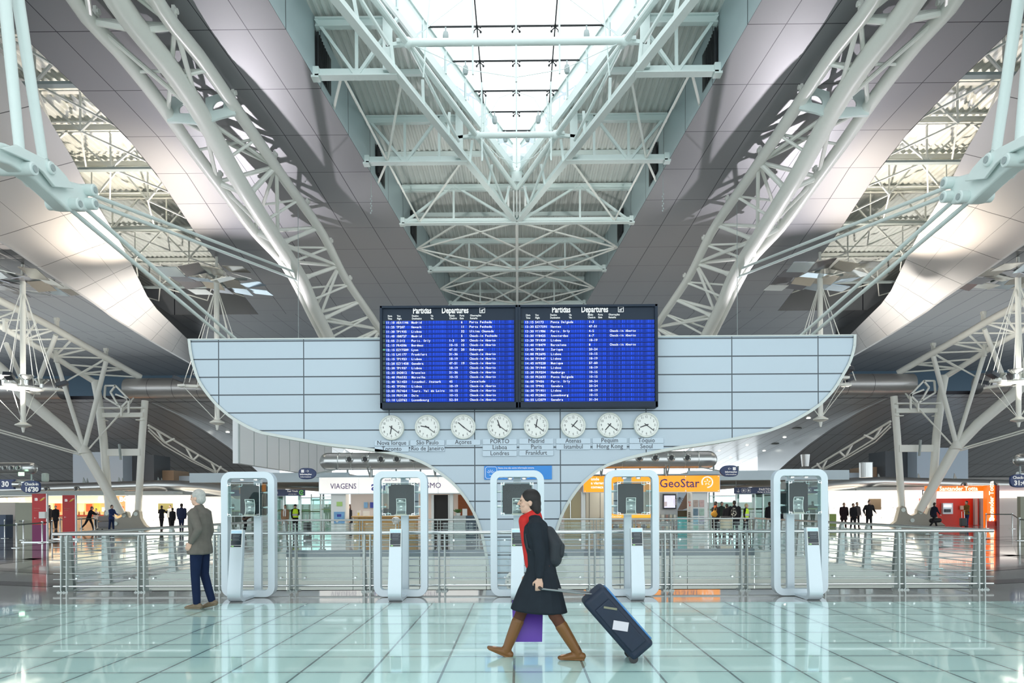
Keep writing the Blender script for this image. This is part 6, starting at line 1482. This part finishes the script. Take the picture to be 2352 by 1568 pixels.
    if boots is None or True:
        for i, sx in enumerate((1, -1)):
            h, q, an, sa = hips[i]; limb(c, [h+Vector((0, 0, .06)), h.lerp(q, .4), q], [.098, .088, .066]); limb(c, [q, q.lerp(an, .5), an+Vector((0, 0, .01))], [.066, .060, .054] if boots is None else [.06, .055, .045])
        limb(c, [Vector((0, 0, hz-.03)), Vector((0, 0, hz+.06))], [(.15, .115), (.15, .115)])
    raw(c, 'trousers', mat('cloth_%.2f_%.2f_%.2f' % bot, bot, .85, noise=.18, nscale=12, bump=.15, spec=.2), t, vox)
    for i in (0, 1):
        h, q, an, sa = hips[i]; fp = radians(foot_pitch[i]); fd = Vector((0, -cos(fp), sin(fp))); fu = Vector((0, sin(fp), cos(fp))); m_ = MB(); an2 = an-fu*.03
        limb(m_, [an2-fd*.055-fu*.012, an2+fd*.04-fu*.012, an2+fd*.12-fu*.026, an2+fd*.175-fu*.034], [(.038, .038), (.043, .040), (.044, .026), (.034, .018)])
        limb(m_, [an2+fu*.03, an2-fu*.01], [(.048, .052), (.042, .045)])
        if boots: dd = (q-an).normalized(); limb(m_, [an, an+dd*.12, an+dd*.30], [.047, .056, .064]); m_.box(an2-fd*.05-fu*.045, (.05, .05, .02))
        limb(m_, [an2-fd*.062-fu*.047, an2+fd*.165-fu*.047], [(.036, .008), (.040, .008)])
        raw(m_, 'boot' if boots else 'shoe', mat('shoe_%.2f_%.2f' % (shoes[0], shoes[1]), shoes, .4), t, vox*.8)
    if vest:
        c = MB(); limb(c, [sp(.06), sp(.2), sp(.32), sp(.44)], [((.165+g)*B_+.012, .12+g+.014), ((.155+g)*B_+.014, .115+g+.014), ((.165+g)*B_+.012, .12+g+.014), ((.15+g)*B_+.01, .11+g+.01)])
        o = raw(c, 'vest', mat('hi_vis', (.55, .85, .03), .6, emit=.1), t, vox)
        for z in (.16,): m_ = MB(); limb(m_, [sp(z), sp(z+.04)], [((.165+g)*B_+.022, .12+g+.024)]*2); raw(m_, 'band', mat('reflective', (.7, .72, .7), .3), o, vox)
    if scarf:
        c = MB(); limb(c, [sp(.52), sp(.58)], [(.10, .10), (.085, .09)])
        for sx in (-1, 1): limb(c, [sp(.53)+Vector((sx*.05, -.09, 0)), sp(.35)+Vector((sx*.06, -.155, 0)), sp(.12)+Vector((sx*.05, -.165, 0))], [(.045, .02), (.05, .018), (.045, .012)])
        raw(c, 'scarf', mat('scarf_%.2f' % scarf[1], scarf, .9), t, vox)
    if collar:
        c = MB(); limb(c, [sp(.08), sp(.2), sp(.32), sp(.44), sp(.52)], [(.095, .072)]*5)
        for q in range(len(c.v)): v = c.v[q]; c.v[q] = (v[0], v[1]-.085, v[2])
        limb(c, [sp(.50), sp(.57)], [(.088, .092), (.078, .085)])
        raw(c, 'open_front', mat('cloth_red', collar, .7), t, vox)
    t['_hand'] = tuple(Matrix.Rotation(rz, 3, 'Z') @ (A[0][2]+A[0][3]*.09)*k+Vector(loc)); t['_hand2'] = tuple(Matrix.Rotation(rz, 3, 'Z') @ (A[1][2]+A[1][3]*.09)*k+Vector(loc))
    t['_back'] = tuple(Matrix.Rotation(rz, 3, 'Z') @ (sp(.3)+Vector((0, .17, 0)))*k+Vector(loc))
    return t
R90 = pi/2
# ---- the walking woman with suitcase and bag
Dw = 6.95; pw = P(1243, 1162, Dw)
wom = person('woman in a long dark coat over red, striding left and pulling a suitcase', (pw.x, Dw, 0), -R90, 1.78, top=(.018, .024, .032), bot=(.10, .045, .03), hair=(.012, .010, .010), shoes=(.17, .075, .02),
    legs=((-17, 14), (26, 4)), arms=((-14, 12, 6), (-4, 12, 8)), lean=8, coat=-.38, near=True, foot_pitch=(2, 24), collar=(.52, .015, .012), bulk=1.04, hairlen=.06, boots=True)
hb = Vector(wom['_back'])
t = thing('backpack', 'dark backpack worn by the striding woman', 'backpack', (hb.x, hb.y, hb.z)); m_ = MB(); limb(m_, [(-.02, 0, -.17), (-.01, 0, -.02), (-.06, 0, .10)], [(.10, .14), (.10, .15), (.07, .12)]); raw(m_, 'sack', mat('backpack_cloth', (.022, .028, .036), .7, noise=.2, bump=.2), t, .012); m_ = MB(); limb(m_, [(.06, 0, -.13), (.07, 0, -.04)], [(.04, .10), (.04, .10)]); raw(m_, 'pocket', MATS['backpack_cloth'], t, .012)
for s in (-1, 1): m_ = MB(); m_.tube([(-.08, s*.09, .12), (-.13, s*.11, .19), (-.22, s*.12, .19), (-.29, s*.13, .08), (-.27, s*.14, -.05), (-.12, s*.15, -.14)], .012, 8); m_.build('strap', MATS['backpack_cloth'], t)
# suitcase dragged behind on its wheels
ha = Vector(wom['_hand'])
def wp(px, py, D=Dw-.08): return P(px, py, D)
c0, c1, c2, c3 = wp(1338, 1378), wp(1378, 1342), wp(1494, 1462), wp(1452, 1520)
axl = ((c3-c0)+(c2-c1)).normalized(); axw = Vector((-axl.z, 0, axl.x)); ctr = (c0+c1+c2+c3)/4; Ls = ((c3-c0).length+(c2-c1).length)/2; Ws = ((c1-c0).length+(c2-c3).length)/2
t = thing('suitcase', 'dark navy wheeled suitcase tilted behind the striding woman', 'suitcase', tuple(ctr))
Mx = Matrix((axl, Vector((0, 1, 0)), axw)).transposed()
if axw.z < 0: pass
NAV = mat('suitcase_navy', (.012, .022, .045), .6, noise=.2, nscale=10, bump=.1); NAVB = mat('suitcase_blue', (.07, .22, .48), .5)
m_ = MB(); m_.box((0, 0, 0), (Ls, .36, Ws), Mx); m_.build('shell', NAV, t, bevel=.045, seg=4)
m_ = MB(); m_.box(axw*(Ws/2+.004)*(1 if axw.z > 0 else -1), (Ls*.86, .30, .02), Mx); m_.build('top_panel', NAVB, t, bevel=.008)
m_ = MB(); m_.box(axl*.02+Vector((0, -.185, 0)), (Ls*.72, .03, Ws*.66), Mx); m_.build('pocket', NAV, t, bevel=.012)
m_ = MB(); m_.box(axl*.02+Vector((0, -.203, -.0)), (.15, .006, .09), Mx @ Matrix.Rotation(-radians(40), 3, 'Y')); m_.build('paper_tag', mat('tag_paper', (.62, .60, .66), .5), t)
m_ = MB(); m_.box(axl*-.13+Vector((0, -.203, .06)), (.13, .006, .02), Mx @ Matrix.Rotation(-radians(40), 3, 'Y')); m_.build('brand_strip', mat('strip_olive', (.22, .22, .15), .5), t)
he = ha-ctr
for s in (-1, 1): m_ = MB(); m_.tube([axl*-Ls*.48+Vector((0, s*.075, 0)), he+Vector((.02, s*.05, -.01))], .010, 8); m_.build('handle_tube', mat('handle_grey', (.25, .27, .28), .35, .6), t)
m_ = MB(); m_.tube([he+Vector((.02, -.06, -.01)), he+Vector((.0, 0, .0)), he+Vector((.02, .06, -.01))], .016, 10); m_.build('grip', BLACK, t)
for s in (-1, 1):
    q = axl*Ls*.49+Vector((0, s*.14, 0)); lowc = (c3-ctr); q = lowc*.93+Vector((0, s*.14, 0)); q.z = -ctr.z+.045; m_ = MB(); m_.cyl(q+Vector((0, -.018, 0)), q+Vector((0, .018, 0)), .045, 16); m_.build('wheel', BLACK, t)
# purple shopping bag in the other hand
hb2 = Vector(wom['_hand2']); t = thing('shopping_bag', 'purple paper shopping bag carried by the striding woman', 'bag', (hb2.x, hb2.y, hb2.z-.25-.42+.05))
PUR = mat('bag_purple', (.13, .055, .40), .5)
m_ = MB(); w2, h2, d2_ = .15, .42, .055
for y in (-d2_, d2_): m_.quad(((-w2, y, 0), (w2, y, 0), (w2+.012, y*1.2, h2), (-w2-.012, y*1.2, h2)))
for x in (-w2, w2): m_.quad(((x, -d2_, 0), (x, d2_, 0), (x*1.08, d2_*1.2, h2), (x*1.08, -d2_*1.2, h2)))
m_.quad(((-w2, -d2_, 0), (w2, -d2_, 0), (w2, d2_, 0), (-w2, d2_, 0))); o = m_.build('sack', PUR, t); sd = o.modifiers.new('s', 'SOLIDIFY'); sd.thickness = .004
for y in (-d2_, d2_): m_ = MB(); m_.tube([(-.06, y, h2-.02), (-.04, y*.5, h2+.14), (0, 0, h2+.20), (.04, y*.5, h2+.14), (.06, y, h2-.02)], .004, 6); m_.build('handle', PUR, t)
# ---- the walking man
Dm = 10.35; pm = P(459, 1162, Dm)
man = person('grey-haired man in grey-brown jacket and dark blue trousers walking left', (pm.x, Dm, 0), -R90-.1, 1.78, top=(.135, .125, .11), bot=(.008, .017, .05), hair=(.42, .42, .40), shoes=(.16, .12, .075),
    legs=((3, 6), (-2, 14)), arms=((-28, 62, 10), (-8, 25, 8)), lean=1, coat=-.12, near=True, foot_pitch=(0, -12), bulk=1.1)
# ---- people in the background: px, depth, facing, label, options
def bgp(px, D, rz, label, **kw):
    p = P(px, 1162, D); return person(label, (p.x, D, 0), rz, **kw)
BLK = (.018, .018, .022); NV = (.02, .035, .09)
walk = dict(legs=((24, 6), (-20, 16)), arms=((-18, 10, 6), (18, 22, 6)), lean=4)
bgp(128, 50, .3, 'person in an open dark coat over grey, walking towards us between the red totems', top=BLK, bot=BLK, legs=((9, 3), (-9, 5)), coat=-.3, H=1.72)
bgp(113, 51, R90, 'person in black half hidden by the nearer red totem', top=BLK, bot=(.05, .045, .04), H=1.76)
bgp(204, 46, R90+.2, 'person in black leaning forward, pushing a loaded trolley', top=BLK, bot=BLK, legs=((22, 8), (-26, 14)), arms=((40, 30, 4), (38, 30, 4)), lean=16, H=1.7)
bgp(256, 44, R90*.8, 'person in a blue pullover standing by the cast column foot at left', top=(.03, .05, .16), bot=NV, arms=((25, 55, 6), (15, 50, 6)), H=1.72)
bgp(221, 51, 0, 'bar clerk in a pale shirt behind the bar counter', top=(.6, .45, .38), bot=BLK, H=1.5)
bgp(335, 55, .2, 'long-haired person in a cream jacket before the glowing ticket wall', top=(.62, .58, .48), bot=(.05, .04, .04), hair=(.12, .07, .03), hairlen=.25, coat=-.25, H=1.58, **dict(arms=((-12, 12, 18), (10, 20, 14))))
bgp(371, 49, pi, 'person in black with raised elbows at the ticket window', top=BLK, bot=BLK, arms=((30, 110, 30), (30, 110, 30)), H=1.68)
bgp(391, 51.6, 0, 'ticket clerk in a white shirt behind the olive window', top=(.75, .75, .72), bot=BLK, H=1.72)
bgp(396, 46, pi, 'smaller person in a dark jacket at the ticket window', top=BLK, bot=BLK, H=1.52, coat=-.15)
bgp(416.5, 42, pi, 'broad person in a navy hooded jacket seen from behind', top=(.025, .035, .08), bot=(.02, .03, .08), bulk=1.25, H=1.78, legs=((4, 0), (-2, 0)))
bgp(655, 40, .1, 'person in a long beige coat with white scarf beyond the left railing', top=(.36, .22, .13), bot=BLK, hair=(.10, .05, .03), hairlen=.2, coat=-.38, scarf=(.85, .83, .80), H=1.66)
bgp(678, 40.5, .5, 'security guard in yellow vest and dark cap beyond the left railing', top=BLK, bot=BLK, vest=True, cap=((.02, .02, .03), True), arms=((10, 70, 8), (0, 20, 8)), H=1.70)
bgp(562, 40, R90+.3, 'dark-haired person in brown bending low behind the first display frame', top=(.14, .10, .08), bot=BLK, lean=62, legs=((8, 20), (4, 20)), arms=((60, 20, 6), (60, 20, 6)), H=1.7)
bgp(886, 33.6, .3, 'agency clerk in dark clothes behind the wooden counter', top=(.06, .06, .09), bot=BLK, hair=(.20, .09, .04), hairlen=.15, H=1.68)
bgp(803, 36, -.8, 'person in dark clothes standing between white pillar and counter', top=BLK, bot=(.2, .2, .22), hair=(.06, .03, .02), hairlen=.25, coat=-.2, H=1.66)
w1 = bgp(1643, 34, R90+.6, 'person in a long black coat and red scarf with a yellow shoulder bag', top=BLK, bot=BLK, hair=(.05, .03, .02), coat=-.5, scarf=(.5, .08, .04), H=1.72)
hb = Vector(w1['_back']); t = thing('shoulder_bag', 'mustard yellow shoulder bag on the person in the black coat', 'bag', (hb.x+.0, hb.y-.22, hb.z-.05)); m_ = MB(); limb(m_, [(-.05, 0, -.12), (0, 0, -.02), (.02, 0, .1)], [(.15, .07), (.17, .08), (.07, .04)]); raw(m_, 'sack', mat('mustard', (.55, .26, .02), .5), t, .02); m_ = MB(); m_.tube([(-.05, 0, .1), (.05, .02, .36), (.12, .06, .1)], .012, 6); m_.build('strap', MATS['mustard'], t)
bgp(1657, 40, .4, 'grey-haired person in dark green beyond the luggage trolley', top=(.04, .06, .05), bot=BLK, hair=(.3, .3, .3), H=1.74)
bgp(1670, 35.4, pi+.2, 'person in a black printed pullover beside the luggage trolley', top=BLK, bot=BLK, H=1.60)
w2_ = bgp(1687, 33.6, pi, 'person in a black hooded coat with patterned backpack seen from behind', top=BLK, bot=BLK, bulk=1.3, coat=-.35, H=1.76)
hb = Vector(w2_['_back']); t = thing('backpack', 'white and black patterned backpack on the hooded person', 'backpack', (hb.x-.10, hb.y-.06, hb.z-.02)); m_ = MB(); limb(m_, [(0, 0, -.16), (0, -.02, 0), (0, 0, .14)], [(.13, .07), (.15, .09), (.10, .06)])
pm_ = mat('backpack_pattern', (.7, .68, .6), .6); nt = pm_.node_tree; v_ = nt.nodes.new('ShaderNodeTexVoronoi'); v_.inputs['Scale'].default_value = 14; tcn = nt.nodes.new('ShaderNodeTexCoord'); nt.links.new(tcn.outputs['Object'], v_.inputs['Vector']); mx_ = nt.nodes.new('ShaderNodeMix'); mx_.data_type = 'RGBA'; nt.links.new(math_node(nt, 'GREATER_THAN', v_.outputs['Distance'], .42), mx_.inputs[0]); mx_.inputs[6].default_value = (.75, .72, .62, 1); mx_.inputs[7].default_value = (.02, .02, .02, 1); nt.links.new(mx_.outputs[2], nt.nodes['Principled BSDF'].inputs['Base Color'])
raw(m_, 'sack', pm_, t, .02)
bgp(1713, 36, .8, 'guard in a yellow vest half hidden behind the hooded person', top=BLK, bot=BLK, vest=True, hair=(.4, .38, .2), H=1.62)
bgp(1768, 37, pi, 'dark-clothed person left of the last display frame', top=BLK, bot=BLK, H=1.7); bgp(1793, 36, R90, 'dark-clothed person seen through the last display frame', top=BLK, bot=BLK, H=1.62, coat=-.2)
bgp(1938, 43, .1, 'bald person in a long dark coat, first of the group before the glowing wall', top=(.03, .018, .022), bot=(.05, .02, .02), hair=(.2, .12, .09), coat=-.3, bulk=1.2, H=1.66)
bgp(1959, 42.5, .3, 'person in black suit with green lanyard, second of the group', top=BLK, bot=BLK, H=1.62, bulk=1.1); bgp(1968, 45, .1, 'person standing just behind the one with the green lanyard', top=(.08, .07, .07), bot=BLK, H=1.7)
bgp(1996, 42, .1, 'tall person in black with badge, hands on hips, right of the group', top=BLK, bot=BLK, arms=((-20, 70, 32), (-15, 40, 22)), bulk=1.2, H=1.80)
w3 = bgp(2145, 44, R90+.2, 'person in dark clothes walking right past the cast column foot', top=(.015, .018, .035), bot=BLK, H=1.7, **walk)
hb = Vector(w3['_hand']); t = thing('holdall', 'big black holdall carried past the right column foot', 'bag', (hb.x+.25, hb.y-.1, hb.z-.25)); m_ = MB(); limb(m_, [(-.25, 0, 0), (.25, 0, .03)], [(.16, .15), (.16, .15)], side=(0, 1, 0)); raw(m_, 'sack', mat('bag_black', (.012, .012, .014), .6), t, .02); m_ = MB(); m_.tube([(-.15, 0, .12), (-.2, 0, .25), (.0, 0, .25), (.12, 0, .15)], .012, 6); m_.build('handle', MATS['bag_black'], t)
w4 = bgp(2221, 47, -R90*.9, 'bearded person in an ochre jacket and blue jeans before the bank wall', top=(.22, .12, .03), bot=(.03, .05, .13), arms=((8, 70, 6), (-6, 12, 6)), H=1.76)
def trolley_case(px, D, label, w_=.42, h=.62, m=NAV, handle=True):
    p = P(px, 1162, D); t = thing('suitcase', label, 'suitcase', (p.x, D, 0)); m_ = MB(); m_.box((0, 0, .06+h/2), (w_, .26, h)); m_.build('shell', m, t, bevel=.04)
    for x in (-.14, .14): m_ = MB(); m_.cyl((x-.02, 0, .04), (x+.02, 0, .04), .04, 10); m_.build('wheel', BLACK, t)
    if handle:
        m_ = MB(); m_.tube([(-.09, 0, .06+h), (-.09, 0, .5+h), (.09, 0, .5+h), (.09, 0, .06+h)], .012, 6); m_.build('handle', SATIN, t)
trolley_case(706, 38.5, 'black cabin suitcase with raised handle behind the far railing', m=mat('case_black', (.015, .016, .018), .5))
trolley_case(2212, 46.6, 'small dark grey suitcase beside the ochre-jacketed person', m=mat('case_grey', (.07, .075, .08), .5), w_=.38, h=.55)
def luggage_trolley(px, D, label, pile, cols, rz=0):
    p = P(px, 1162, D); t = thing('luggage_trolley', label, 'trolley', (p.x, D, 0), rz)
    m_ = MB(); m_.tube([(-.3, 0, .15), (-.3, .0, 1.0), (.3, 0, 1.0), (.3, 0, .15)], .018, 8); m_.tube([(-.3, 0, .15), (-.26, -.8, .15), (.26, -.8, .15), (.3, 0, .15)], .018, 8); m_.build('frame', SATIN, t)
    for x, y in ((-.28, 0), (.28, 0), (0, -.75)): m_ = MB(); m_.cyl((x-.015, y, .06), (x+.015, y, .06), .06, 12); m_.build('wheel', BLACK, t)
    if pile is None: m_ = MB(); m_.box((0, -.03, .62), (.56, .03, .48)); m_.build('sign_plate', mat('trolley_plate', (.60, .55, .40), .5), t)
    if pile:
        M4 = Matrix.Rotation(rz, 3, 'Z')
        for i, (w_, h, y) in enumerate(pile):
            o_ = Vector((p.x, D, 0))+M4 @ Vector((0, -.4, y)); u = thing('suitcase', '%s on the pushed trolley at left' % ('big grey suitcase lying lowest' if i == 0 else 'grey soft bag lying on top'), 'suitcase', tuple(o_), rz); m_ = MB(); m_.box((0, 0, h/2), (w_, .8, h)); m_.build('shell', cols[i], u, bevel=.08, seg=3)
luggage_trolley(1668, 33.4, 'empty luggage trolley with beige plate behind the far railing', None, None)
luggage_trolley(229, 46.3, 'loaded luggage trolley pushed past the left column foot', [(.55, .42, .2), (.5, .36, .63)], [mat('luggage_grey', (.22, .22, .24), .7), mat('luggage_taupe', (.27, .25, .24), .7)], R90)
for o in bpy.data.objects:
    for kk in ('_w', '_h', '_hand', '_hand2', '_back'):
        if kk in o: del o[kk]
